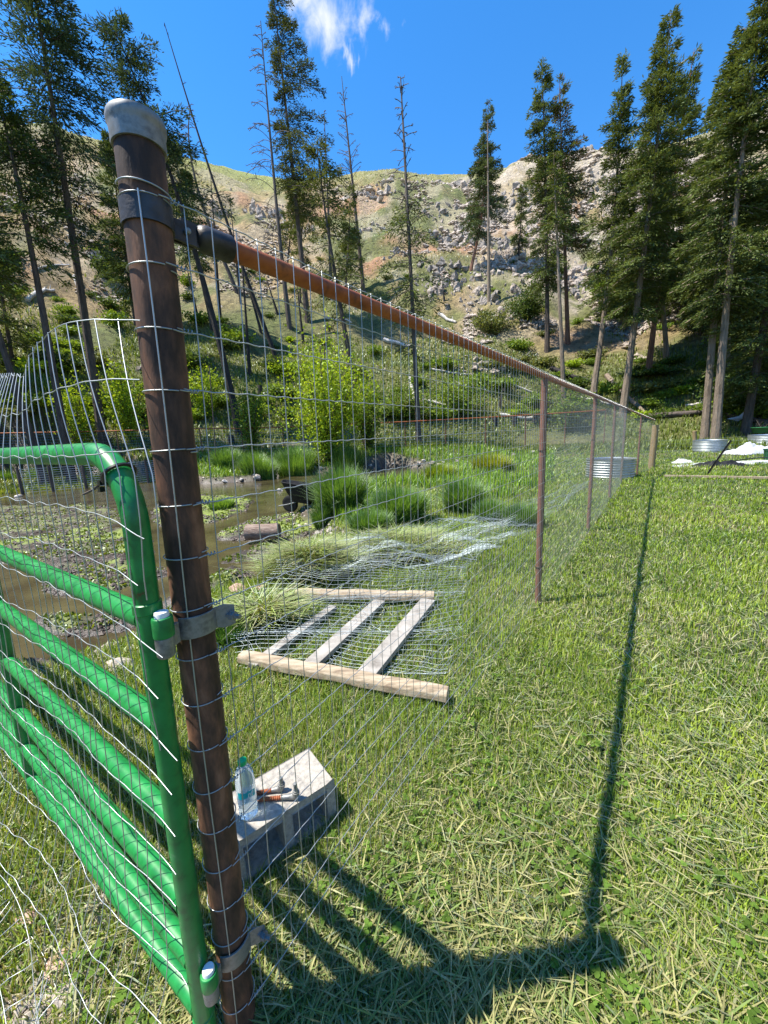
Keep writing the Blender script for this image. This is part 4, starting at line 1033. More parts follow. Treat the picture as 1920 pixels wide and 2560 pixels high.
def snag(base, top, label, bw=2.5, cs=.3, n=60, m=M_snag, mid=None, seed=0, rt=None, curve=-.35, up=.25, sub=True, side=None, tw=1., name='dead_tree', group=None):
    r=np.random.default_rng(seed); hgt=np.linalg.norm(top-base); T=trunkfn(base,top,mid); dist=math.hypot(*base[:2]); rt=rt or .010*hgt+.03
    o=thing(name,label,'tree',tuple(base),group); ts=np.linspace(0,1,14); P=T(ts); P[0]=P[0]-arr(0,0,.5); mb=MB(); mb.tube(list(P),[rt*(1-.93*q)+.012 for q in ts],8); mb.build('trunk',m,o)
    pl=[]; thin=[]
    for i in range(n):
        t_=cs+(1-cs)*r.random(); tp=(t_-cs)/(1-cs); L=bw*(1-tp)**.6*(.35+.75*r.random())+.2; a=r.random()*2*math.pi
        if side is not None and r.random()<.6: a=side+r.normal(0,.5)
        O=T(np.array([t_]))[0]; q=np.linspace(0,1,7); e=math.radians(5+35*tp*r.random())*1.0
        d_=arr(math.cos(a)*math.cos(e),math.sin(a)*math.cos(e),math.sin(e)); 
        P=O+np.outer(q*L,d_); P[:,2]+=up*L*q-(up-curve)*L*q**2.2; pl.append(P)
        if sub:
            for k in range(int(2+L*2)):
                u=.3+.7*r.random(); b0=O+d_*u*L; b0=b0+arr(0,0,up*L*u-(up-curve)*L*u**2.2); dd=unit(d_+r.normal(0,.6,3)); l=L*.28*(1.1-u)+.12; q2=np.linspace(0,1,4); p2=b0+np.outer(q2*l,dd); p2[:,2]-=.2*l*q2**2; thin.append(p2)
    k=.010+.00033*dist*tw; parts=[wires(pl,k*1.15,3)]
    if thin: parts.append(wires(thin,k*.62,3))
    Vb,Fb=join(*parts); fast_mesh('branches',Vb,[Fb],m,o); return o
def TP(bx,by,tx,ty,r=None,ry=None,mx=None,my=None):
    """ground point and top point of a tree from its bearing"""
    if r is None: p=hit(bx,by,15); y=p[1]; base=arr(p[0],p[1],hz(p[0],p[1]))
    else:
        p=at_r(bx,by,r); base=arr(p[0],p[1],hz(p[0],p[1])); y=p[1]
    y2=y if ry is None else ry
    top=at(tx,ty,y2); mid=at(mx,my,(y+y2)/2) if mx is not None else None
    return base, top, mid
def hwm(px,py,y,dpx): 
    a_=at(px-dpx,py,y); b2=at(px+dpx,py,y); return float(np.linalg.norm(a_-b2)/2)
def fir(bx,by,tx,ty,label,px=60,cs=.25,r=None,mx=None,my=None,**k):
    b0,t0,m0=TP(bx,by,tx,ty,r,mx=mx,my=my); cy=ty*.4+by*.6; cx=tx*.4+bx*.6
    return conifer(b0,t0,hwm(cx,cy,b0[1],px),cs,label,mid=m0,**k)
def dead(bx,by,tx,ty,label,px=40,r=None,mx=None,my=None,**k):
    b0,t0,m0=TP(bx,by,tx,ty,r,mx=mx,my=my); return snag(b0,t0,label,bw=hwm((bx+tx)/2,(by+ty)/2,b0[1],px),mid=m0,**k)
blue=dict(tint=(.030,.050,.026),tip=(.055,.085,.045)); 
# left group
fir(215,925,60,-110,'tall leaning fir left of the rusted corner post, trunk bare low down',px=105,cs=.40,r=29,mx=140,my=400,seed=1,dens=1.25,ragged=.5,shape=.45,droop=.35,**blue)
fir(128,905,-20,150,'dark fir with drooping boughs at the left edge, second trunk from the left',px=75,cs=.42,r=27.5,mx=62,my=510,seed=2,dens=1.0,tint=(.035,.055,.018),tip=(.07,.10,.03))
fir(75,925,-150,250,'strongly leaning fir at the far left behind the curled gate mesh',px=75,cs=.5,r=27,mx=-35,my=620,seed=3,dens=1.0)
fir(-60,900,-230,100,'fir mostly beyond the left edge of the photo',px=90,cs=.3,r=30,seed=4)
fir(512,882,238,40,'leaning fir behind the top of the corner post with sparse crown against the sky',px=74,cs=.46,r=29,mx=405,my=490,seed=5,dens=1.0,ragged=.6,shape=.35,bark=M_char,**blue)
fir(292,690,232,285,'bushy green fir just left of the corner post on the slope',px=52,cs=.12,r=44,seed=6,dens=1.3,tint=(.045,.068,.022),tip=(.085,.115,.035))
fir(452,640,372,300,'small fir whose crown shows right of the corner post top',px=40,cs=.25,r=42,seed=7,dens=1.0,mx=405,my=470)
dead(600,760,355,50,'bare needle thin leaning pole of a burned tree right of the corner post',px=9,r=38,mx=487,my=470,n=14,m=M_char,seed=8,rt=.20,cs=.2)
dead(518,655,412,225,'fine twigged grey dead tree just right of the corner post cap',px=34,r=50,mx=425,my=400,n=80,seed=9,cs=.2)
dead(628,732,563,45,'dead tree with long bare boughs sweeping left, in front of the tall middle fir',px=85,r=44,mx=597,my=440,n=62,seed=10,side=math.radians(190),cs=.25,curve=-.3,up=.35,rt=.26)
fir(668,735,588,-30,'tall narrow fir in the middle left with thin foliage down its trunk',px=56,cs=.30,r=46,mx=628,my=330,seed=11,dens=.8,ragged=.6,side=0.,shape=.55,tint=(.038,.052,.020),tip=(.08,.095,.036))
fir(792,945,684,312,'bushy fir behind the bright green bush with leaning trunk',px=64,cs=.36,r=25.5,mx=725,my=600,seed=12,dens=.62,ragged=.5,shape=.55,tint=(.045,.062,.022),tip=(.095,.115,.04))
dead(785,620,738,165,'grey dead tree with upswept bare twigs left of the photo centre',px=42,r=58,n=70,seed=13,up=.6,curve=.35,cs=.15)
dead(712,560,700,240,'slim dead pole between the tall fir and the upswept dead tree',px=10,r=60,n=22,seed=14,up=.6,curve=.4)
fir(905,945,866,168,'mostly dead tree in the centre, bare above with green tufts low down',px=40,cs=.20,r=25.5,mx=884,my=520,seed=15,dens=.45,ragged=.8,shape=.2,tmax=.60,tint=(.045,.065,.022),tip=(.09,.12,.04),bark=M_snag,rt=.17)
dead(905,944,865,166,'bare twisted dead trunk standing against the sparse centre tree',px=46,r=25.7,mx=883,my=520,n=60,seed=16,cs=.45,curve=-.05,rt=.12)
fir(1016,690,1056,215,'neat pine with reddish trunk standing alone right of centre',px=44,cs=.30,seed=17,r=60,mx=1043,my=440,dens=1.05,bark=M_barkR,tint=(.045,.068,.034),tip=(.085,.115,.055))
dead(1056,742,1053,260,'slender pale dead stem beside the lone reddish pine',px=8,r=52,n=16,seed=18,m=M_barkG)
fir(1181,785,1170,135,'tall slim fir on the left of the right hand pair',px=38,cs=.22,r=44,seed=19,dens=1.1,mx=1180,my=470,shape=.5)
fir(1226,765,1208,172,'fir with brownish thinning crown on the right of the pair',px=50,cs=.36,r=46,seed=20,dens=.95,bark=M_barkR,brown=.35,shape=.6)
fir(1222,868,1196,330,'bare lower tan trunk of a fir in front of the brownish crown',px=26,cs=.62,r=34,seed=21,dens=.7,bark=M_barkG,mx=1207,my=600)
fir(1280,852,1345,122,'tapering fir with leaning tan trunk left of the dense right grove',px=60,cs=.33,r=37,mx=1322,my=520,seed=22,dens=1.1,bark=M_barkG,ragged=.5)
fir(1345,888,1450,25,'tallest dense fir of the right grove',px=70,cs=.24,r=35,mx=1400,my=470,seed=23,dens=1.45,bark=M_barkG,shape=.75)
fir(1392,905,1500,105,'dense fir behind the tallest one in the right grove',px=62,cs=.25,r=40,mx=1440,my=500,seed=24,dens=1.3,bark=M_barkR)
fir(1432,890,1400,250,'slim fir in the middle of the right grove',px=48,cs=.3,r=42,seed=25,dens=1.3,bark=M_barkG)
fir(1488,835,1560,170,'fir standing back between the two biggest trees of the right grove',px=60,cs=.15,r=46,seed=26,dens=1.3)
fir(1525,925,1610,60,'big fir near the right edge with thick tan trunk',px=68,cs=.28,r=31,mx=1562,my=470,seed=27,dens=1.5,bark=M_barkG,rt=.21)
fir(1548,932,1655,-20,'very tall fir at the right edge reaching above the photo',px=80,cs=.26,r=30,mx=1590,my=450,seed=28,dens=1.5,bark=M_barkG,rt=.22)
fir(1610,930,1770,0,'dense fir cut off by the right edge of the photo',px=90,cs=.12,r=32,seed=29,dens=1.4)
fir(1690,935,1850,60,'fir just beyond the right edge of the photo',px=90,cs=.1,r=33,seed=30,dens=1.1)
for k,(bx,by,tx,ty,r_) in enumerate([(1325,840,1350,430,52),(1365,850,1420,400,50),(1450,860,1520,420,48),(1590,880,1640,420,42),(1560,850,1590,380,50),(1640,900,1680,380,38),(1500,880,1540,470,45)]):
    fir(bx,by,tx,ty,'younger fir filling the shade at the back of the right hand grove',px=52,cs=.05,r=r_,seed=40+k,dens=1.25,group='understorey firs in the right hand grove')
dead(1555,930,1580,330,'thin pale dead stem among the right hand firs',px=14,r=40,n=20,seed=50,m=M_barkG)
dead(1320,700,1335,560,'short broken dead stub on the rocky slope',px=8,r=60,n=8,seed=51,m=M_char)
for k,(bx,by,tx,ty) in enumerate([(520,655,497,435),(565,720,520,560),(600,680,575,600),(655,740,640,600),(430,700,400,560),(1120,560,1120,520),(1145,400,1143,372),(960,650,955,610),(700,390,697,372),(1080,880,1085,840),(352,780,346,690),(340,770,330,690)]):
    dead(bx,by,tx,ty,'small charred snag standing on the burned hillside',px=9,n=7,seed=70+k,m=M_char,rt=.14,group='small charred snags on the hillside')

fir(655,745,655,430,'slender young fir on the slope behind the top rail',px=20,cs=.35,r=50,seed=61,dens=.7,shape=.5)
fir(620,600,640,380,'thin fir just right of the tall middle fir',px=24,cs=.25,r=60,seed=62,dens=.8)
fir(745,640,760,400,'feathery fir under the upswept dead tree',px=26,cs=.2,r=56,seed=63,dens=.7)
fir(345,740,300,330,'thin leaning fir hidden partly by the corner post',px=34,cs=.35,r=38,seed=64,dens=.8)
fir(30,800,-30,420,'shaded young fir at the left edge',px=50,cs=.15,r=36,seed=65,dens=1.0)
fir(1120,560,1130,400,'small dark fir on the cliff left of the fir pair',px=14,cs=.1,seed=66,dens=.9)
dead(470,640,455,380,'leaning charred pole behind the rail end cup',px=12,r=44,n=10,seed=67,m=M_char,rt=.16)
dead(545,860,520,520,'thin leaning dead trunk left of the bright bush',px=12,r=36,n=10,seed=68,m=M_char,rt=.15)
# ------------------------------------------------------------------ bushes
def bush(c, w, h, label, c0, c1, seed, n=2600, leaf=.075, name='leafy_bush', group=None, stems=16):
    r=np.random.default_rng(seed); o=thing(name,label,'bush',tuple(c),group); pl=[]; ends=[]
    for i in range(stems):
        a=r.random()*6.28; R=w*math.sqrt(r.random())*.95; hh=h*(1-.45*(R/w)**2)*(.75+.35*r.random()); q=np.linspace(0,1,7)
        P=np.c_[c[0]+math.cos(a)*R*q**1.2+.05*np.sin(q*6+i),c[1]+math.sin(a)*R*q**1.2,c[2]-.1+hh*q]; pl.append(P); ends.append(P)
    Vb,Fb=wires(pl,.012+.0004*math.hypot(c[0],c[1]),3); fast_mesh('stems',Vb,[Fb],M_bark,o)
    E=np.array(ends); si=r.integers(0,stems,n); u=.12+.88*r.random(n)**.7; k=np.clip((u*6).astype(int),0,5); f=(u*6-k)[:,None]; C_=E[si,k]*(1-f)+E[si,k+1]*f
    C_=C_+r.normal(0,1,(n,3))*np.array([w*.16,w*.16,h*.07])*(.5+u)[:,None]; C_[:,2]=np.maximum(C_[:,2],c[2]+.02)
    dr=unit(r.normal(size=(n,3))+np.array([0,0,.5])); sw=unit(np.cross(dr,r.normal(size=(n,3)))); L=leaf*(.7+.7*r.random(n)); V,Q=quads(C_,dr,sw,L,L*.62)
    kk=np.clip(r.random(n)*.7+.6*(fbm(C_[:,0]*1.5/w*2,C_[:,2]*2/w*2,seed,2)+.2),0,1)[:,None]; Cc=np.array(c0)*(1-kk)+np.array(c1)*kk; Cc*=(.75+.5*r.random(n))[:,None]
    fast_mesh('leaves',V,[Q],M_leaf,o,col=np.repeat(Cc,4,0)); return o
YG=((.16,.25,.016),(.38,.50,.035)); MG=((.085,.15,.02),(.21,.30,.04)); DG=((.045,.08,.02),(.10,.15,.034)); OG=((.09,.115,.035),(.19,.21,.07))
def bushat(px,py,wpx,hpx,label,pal,seed,r=None,n=2600,leaf=.075,**k):
    if r is None: p=hit(px,py,8)
    else: p=at_r(px,py,r)
    b0=arr(p[0],p[1],hz(p[0],p[1])); w=hwm(px,py,b0[1],wpx); t0=at(px,py-hpx,b0[1]); return bush(b0,w,max(t0[2]-b0[2],.3),label,pal[0],pal[1],seed,n=n,leaf=leaf,**k)
bushat(705,965,104,225,'large bright yellow green bush at the far fence in the middle',YG,1,r=21.5,n=11500,leaf=.14,stems=34)
bushat(800,960,45,150,'olive bush leaning against the right side of the bright green bush',MG,2,r=24,n=4500,leaf=.14,stems=20)
bushat(545,955,38,130,'light green shrub left of the big yellow green bush',MG,3,r=25,n=3000,leaf=.13)
bushat(440,850,38,60,'round yellow green shrub right of the corner post',YG,4,r=31,n=2600,leaf=.15)
bushat(275,905,45,130,'green bush behind the curled gate mesh left of the corner post',YG,5,r=29,n=4500,leaf=.14)
bushat(165,905,45,90,'yellow green bush between the two leaning trunks on the left',YG,6,r=30,n=3500,leaf=.15)
bushat(880,900,60,70,'spreading green bush behind the sparse centre tree',MG,7,r=30,n=3500,leaf=.14)
bushat(1000,880,70,80,'low green thicket in the centre right behind the far fence',MG,8,r=31,n=4000,leaf=.15)
bushat(1135,700,46,85,'dark rounded evergreen shrub on the rocks',DG,9,r=48,n=4200,leaf=.20)
bushat(1065,735,52,60,'grey green shrub beside the boulder below the lone pine',OG,10,r=46,n=3000,leaf=.2)
bushat(235,605,32,50,'dark green shrub on the slope left of the corner post',DG,11,n=1800,leaf=.26)
bushat(130,800,50,40,'shrub in deep shade at the foot of the left trees',DG,12,n=1800,leaf=.2)
bushat(1300,640,28,38,'bright small shrub on the rocky slope left of the right grove',MG,13,n=1500,leaf=.28)
bushat(1225,880,45,45,'leafy bush below the tan trunked fir',MG,14,r=33,n=2600,leaf=.15)
bushat(1600,905,90,110,'dark shaded thicket at the foot of the right hand firs',DG,15,r=35,n=4500,leaf=.17)
bushat(1400,860,70,60,'shaded bush among the trunks of the right grove',DG,16,r=40,n=3000,leaf=.18)
# scattered shrubs: four kinds, copied
protos=[]
for k,(pal,w_,h_) in enumerate([(MG,1.0,.9),(DG,1.1,.9),(YG,.9,1.0),(OG,1.2,.7)]):
    protos.append(bush(arr(0,0,0),w_,h_,'low shrub on the hillside',pal[0],pal[1],200+k,n=900,leaf=.17,stems=10,name='hillside_shrub'))
LBL=['mid green shrub scattered on the lower hillside','dark green shrub scattered on the hillside','fresh yellow green shrub scattered on the hillside','dull olive shrub scattered on the dry hillside']
rg=random.Random(5); used=[False]*4; cnt=0
for i in range(1200):
    if cnt>=190: break
    px=rg.uniform(-60,1720); py=905-360*rg.random()**1.7
    if 930<px<1300 and py<690 and rg.random()<.7: continue
    p=hit(px,py,20)
    if p[1]<8: continue
    k=rg.choices(range(4),[5,3,2.2 if py>760 else .2,3])[0]; sc=rg.uniform(.55,1.5)
    root=protos[k]
    if used[k]:
        r2=root.copy(); COL.objects.link(r2)
        for ch in root.children:
            c2=ch.copy(); COL.objects.link(c2); c2.parent=r2
        root=r2
    used[k]=True
    root.location=(p[0],p[1],hz(p[0],p[1])-.05); root.rotation_euler=(0,0,rg.uniform(0,6.28)); root.scale=(sc*rg.uniform(.8,1.3),sc*rg.uniform(.8,1.3),sc*rg.uniform(.7,1.1))
    _x=px; zx='behind the green gate' if _x<290 else ('left of the bright bush' if _x<590 else ('above the bright bush' if _x<830 else ('left of the lone pine' if _x<1040 else ('near the fir pair' if _x<1260 else 'among the right hand trunks'))))
    zy='near the foot of the hill' if py>820 else ('low on the slope' if py>720 else 'high on the slope')
    sz='small' if sc<.85 else ('medium' if sc<1.15 else 'large')
    root['label']='%s %s shrub %s, %s'%(sz,['mid green','dark green','yellow green','dull olive'][k],zy,zx); root['group']='%s shrubs scattered on the hillside'%['mid green','dark green','yellow green','olive'][k]; cnt+=1

# ------------------------------------------------------------------ rock outcrops
def outcrop(px,py,size,n,label,m,seed,group=None,tall=1.,spread=1.):
    p=hit(px,py,25); c=arr(p[0],p[1],hz(p[0],p[1])); r=np.random.default_rng(seed); mb=MB()
    for i in range(n):
        x=c[0]+r.normal(0,size*.55*spread); y=c[1]+r.normal(0,size*.3*spread); z=hz(x,y); s=size*(.07+.19*r.random()**3)
        rockhull(mb,(x,y,z+s*.12*tall),s*r.uniform(.6,1.2),s*r.uniform(.6,1),s*tall*r.uniform(.6,1.5),11,seed=seed*100+i)
    o=mb.build('rock_outcrop',m,None,base=tuple(c),smooth=False); return tag(o,label,'rock',group)
spec=[(575,468,4.5,22,1.6,'pale jagged rock spires behind the dead tree on the upper left slope'),(470,455,3.8,16,1.2,'grey rocks just right of the corner post on the hill'),(640,500,3.5,16,1.,'scattered rocks below the pale spires'),
 (805,420,6,26,.8,'grey ledge near the skyline left of the centre dead tree'),(940,468,3.6,16,1.3,'dark boulder pile right of the centre dead tree'),(985,405,6,24,.7,'broken ledges under the skyline right of centre'),
 (870,545,4,18,.8,'low white rocks right of the bushy fir'),(960,535,4.5,20,.8,'rock band left of the lone pine'),(1050,445,5,24,1.,'rocks behind the lone pine'),(800,495,3,12,.8,'small rocks in the red soil left of the centre tree'),
 (235,575,3.6,14,1.,'grey rocks beside the dark shrub left of the corner post'),(1090,690,3.4,20,1.2,'big grey boulder below the lone pine'),(1040,640,3,14,1.,'rough rocks uphill of the big boulder'),(1050,790,2.6,22,.6,'pale rubble above the far fence right of centre'),(380,420,3.4,12,1.,'rocks near the skyline just right of the post cap'),(690,615,2.2,10,.8,'small boulders behind the top rail')]
for k,(x,y,s,n,tl,lab) in enumerate(spec): outcrop(x,y,s,n*2,lab,M_rock if k not in(4,7) else M_rockD,300+k,tall=tl)
rk=random.Random(9); cnt=0
for i in range(400):
    if cnt>=75: break
    px=rk.uniform(930,1420); py=rk.uniform(300,650)
    edge_=1130-(py-360)*.62
    if px<edge_-60 and rk.random()<.8: continue
    if py<385-(px-1080)*.35: continue
    outcrop(px,py,rk.uniform(1.8,4.2),rk.randint(20,34),'pale outcrop in the broken cliff '+('left of the lone pine' if px<1030 else ('right of the lone pine' if px<1170 else ('right of the fir pair' if px<1290 else 'behind the right grove')))+(', near the skyline' if py<430 else (', halfway up' if py<540 else ', at its foot')),M_rock if rk.random()<.72 else M_rockD,500+i,group='outcrops of the right hand cliff',tall=rk.uniform(.7,1.4)); cnt+=1
# loose boulders
for k in range(60):
    px=rk.uniform(300,1300); py=rk.uniform(390,870); outcrop(px,py,rk.uniform(.8,1.7),rk.randint(2,5),'loose pale boulders scattered on the hillside',M_rock,900+k,group='loose boulders on the hillside')

# ------------------------------------------------------------------ fallen logs
def flog(x1,y1,x2,y2,r,label,m=M_log,seed=0,group=None):
    a_=hit(x1,y1,15); b2=hit(x2,y2,15); n=7; P=[]
    for i in range(n):
        q=i/(n-1); x=a_[0]*(1-q)+b2[0]*q; y=a_[1]*(1-q)+b2[1]*q; P.append(arr(x,y,max(hz(x,y),(a_[2]*(1-q)+b2[2]*q)*.98)+r*.8))
    mb=MB(); mb.tube(P,[r*(1-.45*i/n) for i in range(n)],9); rr=random.Random(seed)
    for k in range(4): 
        p=P[rr.randint(1,5)]; mb.tube([p,p+arr(rr.uniform(-.6,.6),rr.uniform(-.3,.3),rr.uniform(.2,.7))],[r*.25,r*.08],5)
    o=mb.build('fallen_log',m,None,base=tuple(P[0])); return tag(o,label,'log',group)
flog(830,738,888,752,.24,'white bleached log just above the top rail in the centre')
flog(948,682,985,700,.22,'short pale log lying below the lone pine')
flog(885,868,965,880,.16,'pale fallen log in the bushes behind the centre tree')
flog(885,820,898,872,.15,'grey stick leaning against the centre tree trunk base')
flog(60,655,118,632,.20,'bleached log on the slope between the left trunks')
flog(165,605,172,630,.28,'short bright white stump standing on the left slope')
flog(1190,800,1300,835,.22,'dark fallen log below the pair of firs',M_char)
flog(1310,815,1395,900,.20,'fallen trunk slanting down behind the right grove',M_barkG)
flog(1400,905,1530,893,.22,'long dark log on the ground left of the thick tan trunk',M_snag)
flog(1560,900,1700,925,.2,'grey log in the shade right of the thick tan trunk',M_snag)
flog(1080,900,1190,912,.16,'thin grey log behind the rusty rail fence')
flog(690,628,740,640,.18,'pale log crossing the slope behind the top rail')
for k,(a0,b0,c0,d0) in enumerate([(330,880,400,878),(930,800,1010,812),(1120,780,1160,770),(560,860,600,850),(1250,860,1330,880),(70,590,150,575),(1290,690,1330,700),(985,830,1060,850),(700,690,760,700),(560,560,590,575),(1100,830,1150,850),(1480,880,1530,870)]):
    flog(a0,b0,c0,d0,.11,'thin weathered branch lying on the brushy slope',seed=k,group='fallen branches on the slope')
for k,(x,y) in enumerate([(405,880),(500,960),(562,850),(1110,918),(1068,918),(1155,912),(835,905)]):
    p=hit(x,y,15); z=hz(p[0],p[1]); mb=MB(); mb.tube([arr(p[0],p[1],z-.1),arr(p[0]+.03,p[1],z+.35),arr(p[0]+.05,p[1],z+.62)],[.24,.2,.17],9); o=mb.build('tree_stump',M_char,None,base=(p[0],p[1],z)); tag(o,'charred stump near the foot of the hill','stump','charred stumps at the foot of the hill')

# ------------------------------------------------------------------ grass
def blades(P, Hh, Wd, C, bend=.5, seed=0, flat=None, az0=None, straight=False):
    r=np.random.default_rng(seed); n=len(P); az=r.random(n)*2*np.pi if az0 is None else az0
    lean=np.abs(r.normal(0,bend,n)) if flat is None else flat
    d=np.c_[np.cos(az),np.sin(az),0*az]; s=np.c_[-np.sin(az+r.normal(0,.5,n)),np.cos(az),0*az]; s=unit(s)
    up=np.array([0,0,1.])
    e1=np.clip(lean*(.92 if straight else .45),0,1.45); e2=np.clip(lean*1.0,0,1.6)
    m=P+ (d*np.sin(e1)[:,None]+up*np.cos(e1)[:,None])*(Hh*.5)[:,None]; t_=m+(d*np.sin(e2)[:,None]+up*np.cos(e2)[:,None])*(Hh*.5)[:,None]
    t_[:,2]=np.maximum(t_[:,2],P[:,2]+.004)
    w=(Wd*.5)[:,None]; V=np.stack([P-s*w,P+s*w,m+s*w*.85,m-s*w*.85,t_],1).reshape(-1,3); k=np.arange(n)*5
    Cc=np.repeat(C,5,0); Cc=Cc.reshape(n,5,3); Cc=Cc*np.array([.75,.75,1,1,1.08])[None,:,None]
    return V,[np.stack([k,k+1,k+2,k+3],-1),np.stack([k+3,k+2,k+4],-1)],Cc.reshape(-1,3)
def grassobj(name,label,cat,P,Hh,Wd,C,bend,seed,kind='stuff',flat=None,az0=None,mat=None,straight=False):
    V,Fq,Cc=blades(P,Hh,Wd,C,bend,seed,flat,az0,straight); o=fast_mesh(name,V,Fq,mat or M_grass,col=Cc); tag(o,label,cat,kind=kind); return o
def scatter(n, rmin, rmax, a0, a1, seed, power=1.):
    r=np.random.default_rng(seed); u=r.random(n); rr=np.exp(np.log(rmin)+(np.log(rmax)-np.log(rmin))*u); az=np.radians(a0+(a1-a0)*r.random(n)); x=rr*np.sin(az); y=rr*np.cos(az); return x,y,rr
GREEN=np.array([.16,.26,.018]); GREEN2=np.array([.31,.42,.038]); STRAW=np.array([.40,.38,.16]); DARKG=np.array([.05,.11,.02])
def gcol(x,y,seed,straw=.2):
    r=np.random.default_rng(seed); n=len(x); k=np.clip(r.random(n)*.8+fbm(x*1.5,y*1.5,seed,3)*.9+.1,0,1)[:,None]; C=GREEN*(1-k)+GREEN2*k
    st=r.random(n)<np.clip(straw*(1+2.2*fbm(x*.9,y*.9,seed+9,3)),0,1); C[st]=STRAW*(.65+.6*r.random((st.sum(),1)))
    rr_=np.hypot(x,y); nearf=(1-sst(2.0,8,rr_))[:,None]; C=C*(1-nearf)+C*np.array([1.04,.98,1.35])*nearf; dk=r.random(n)<.2; C[dk]=DARKG; return C*(.8+.4*r.random(n))[:,None]
def infrus(x,y,pad=120):
    px,py=proj(x,y,np.zeros_like(x)+.05); return (px>-pad)&(px<1920+pad)&(py<2560+pad)&(y>.05)
LX,LY=[],[]
x,y,rr=scatter(1080000,.32,25.5,-66,60,1)
w=samp(wetS,x,y); keep=infrus(x,y)&(w<.12+.0*x)
hy=np.clip((rr-19)/4,0,1); keep&=rng.random(len(x))>hy*.3
# lawn is everything right of the creek
dirt=sst(1.0,.2,np.hypot((x+.95)/1.0,(y-.42)/.75)); keep&=rng.random(len(x))>dirt*.8
keep&=~((np.abs((np.c_[x,y]-BC2)@BX2)<BL/2-.01)&(np.abs((np.c_[x,y]-BC2)@BY2)<BW/2-.01))
keep&=rng.random(len(x))<np.clip(.80+.9*fbm(x*5,y*5,15,2)+.35*fbm(x*1.3,y*1.3,16,2),.25,1)
x,y,rr=x[keep],y[keep],rr[keep]; z=terr(x,y)
# left side of the fence grows longer
side=(x-PC[0])*FN[0]+(y-PC[1])*FN[1]; tall=sst(.1,-.6,side)
mown=sst(14,10,rr)
Hh=(.028+.034*rng.random(len(x)))*(1+.45*tall*(1-dirt[keep]))*(1+.045*rr)*(.8+.8*(fbm(x*1.2,y*1.2,11,2)+.4))
_fx,_fy=proj(x,y,np.zeros_like(x)); _in=pip(_fx,_fy,[(580,1660),(1150,1760),(1110,1480),(760,1470)]); Hh=Hh*np.where(_in,.62,1.)
Wd=.0022+.0020*rng.random(len(x)); Wd=Wd*(1+.30*rr)
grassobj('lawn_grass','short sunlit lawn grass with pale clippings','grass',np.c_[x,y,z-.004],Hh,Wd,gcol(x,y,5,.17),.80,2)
print('lawn',len(x))
# clippings lying flat
x,y,rr=scatter(40000,.4,11,-50,58,3); side=(x-PC[0])*FN[0]+(y-PC[1])*FN[1]; k=infrus(x,y)&(samp(wetS,x,y)<.05)&((side>-.2)|(rng.random(len(x))<.45)); 
k&=~((np.abs((np.c_[x,y]-BC2)@BX2)<BL/2+.01)&(np.abs((np.c_[x,y]-BC2)@BY2)<BW/2+.01)); x,y,rr=x[k],y[k],rr[k]
C=np.where((rng.random(len(x))<.6)[:,None],STRAW*1.0,np.array([.20,.27,.08]))*(.6+.7*rng.random(len(x)))[:,None]
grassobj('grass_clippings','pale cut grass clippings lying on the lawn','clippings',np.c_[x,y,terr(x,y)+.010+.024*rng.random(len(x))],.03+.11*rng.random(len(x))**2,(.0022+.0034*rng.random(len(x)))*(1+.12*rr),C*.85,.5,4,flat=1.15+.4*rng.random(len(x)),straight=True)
# clover: three round leaflets each
x,y,rr=scatter(9000,.4,7,-50,58,13); k=infrus(x,y)&(samp(wetS,x,y)<.05)&(fbm(x*1.4,y*1.4,31,3)>-.05); k&=~((np.abs((np.c_[x,y]-BC2)@BX2)<BL/2+.02)&(np.abs((np.c_[x,y]-BC2)@BY2)<BW/2+.02)); x,y=x[k],y[k]; n=len(x)
zc_=terr(x,y)+.02+.035*rng.random(n); a0=rng.random(n)*6.28; S_=.004+.004*rng.random(n); Vs=[];Cs=[]
for j in range(3):
    a=a0+j*2.094; c=np.c_[x+np.cos(a)*S_*1.0,y+np.sin(a)*S_*1.0,zc_]; tl=rng.normal(0,.25,(n,2))
    for q in range(6):
        b_=a+q*1.047; Vs.append(c+np.c_[np.cos(b_)*S_*.95,np.sin(b_)*S_*.95,S_*(tl[:,0]*np.cos(b_)+tl[:,1]*np.sin(b_))])
V=np.stack(Vs,1).reshape(-1,3); kq=np.arange(n*3)*6; Fq=[kq[:,None]+np.arange(6)[None,:]]
C=np.repeat(np.array([.11,.19,.032])*(.6+.7*rng.random((n,1))),18,0); o=fast_mesh('clover',V,Fq,M_leaf,col=C); tag(o,'small round clover leaves mixed through the lawn','clover',kind='stuff')
# creek-side tall grass on the banks
x,y,rr=scatter(150000,2.0,27,-58,24,21); w=samp(wetS,x,y); ww=samp(wetW,x,y); side=(x-PC[0])*FN[0]+(y-PC[1])*FN[1]
far=(rr>17)&(w<.1); nearb=(ww>.05)&(w<.16)&(rr>6.5)&(fbm(x*.8,y*.8,61,2)>.02); strip=(side<-.9)&(w<.1)&(rr>6.5)&(fbm(x*.6,y*.6,63,3)>.10)
k=(far|nearb|strip)&(samp(wetS,x,y)<.16); x,y,rr=x[k],y[k],rr[k]; n=len(x); z=terr(x,y)
C=gcol(x,y,44,.06)*np.array([.9,1.05,.9]); Hh=(.16+.26*rng.random(n))*(1-.5*sst(23,26,rr))*(.7+.9*(fbm(x*.5,y*.5,71,2)+.35)); grassobj('bank_grass','taller fresh grass growing on the creek banks','grass',np.c_[x,y,z-.02],Hh,(.010+.008*rng.random(n))*(1+.07*rr),C,.5,22)
print('bank',n)
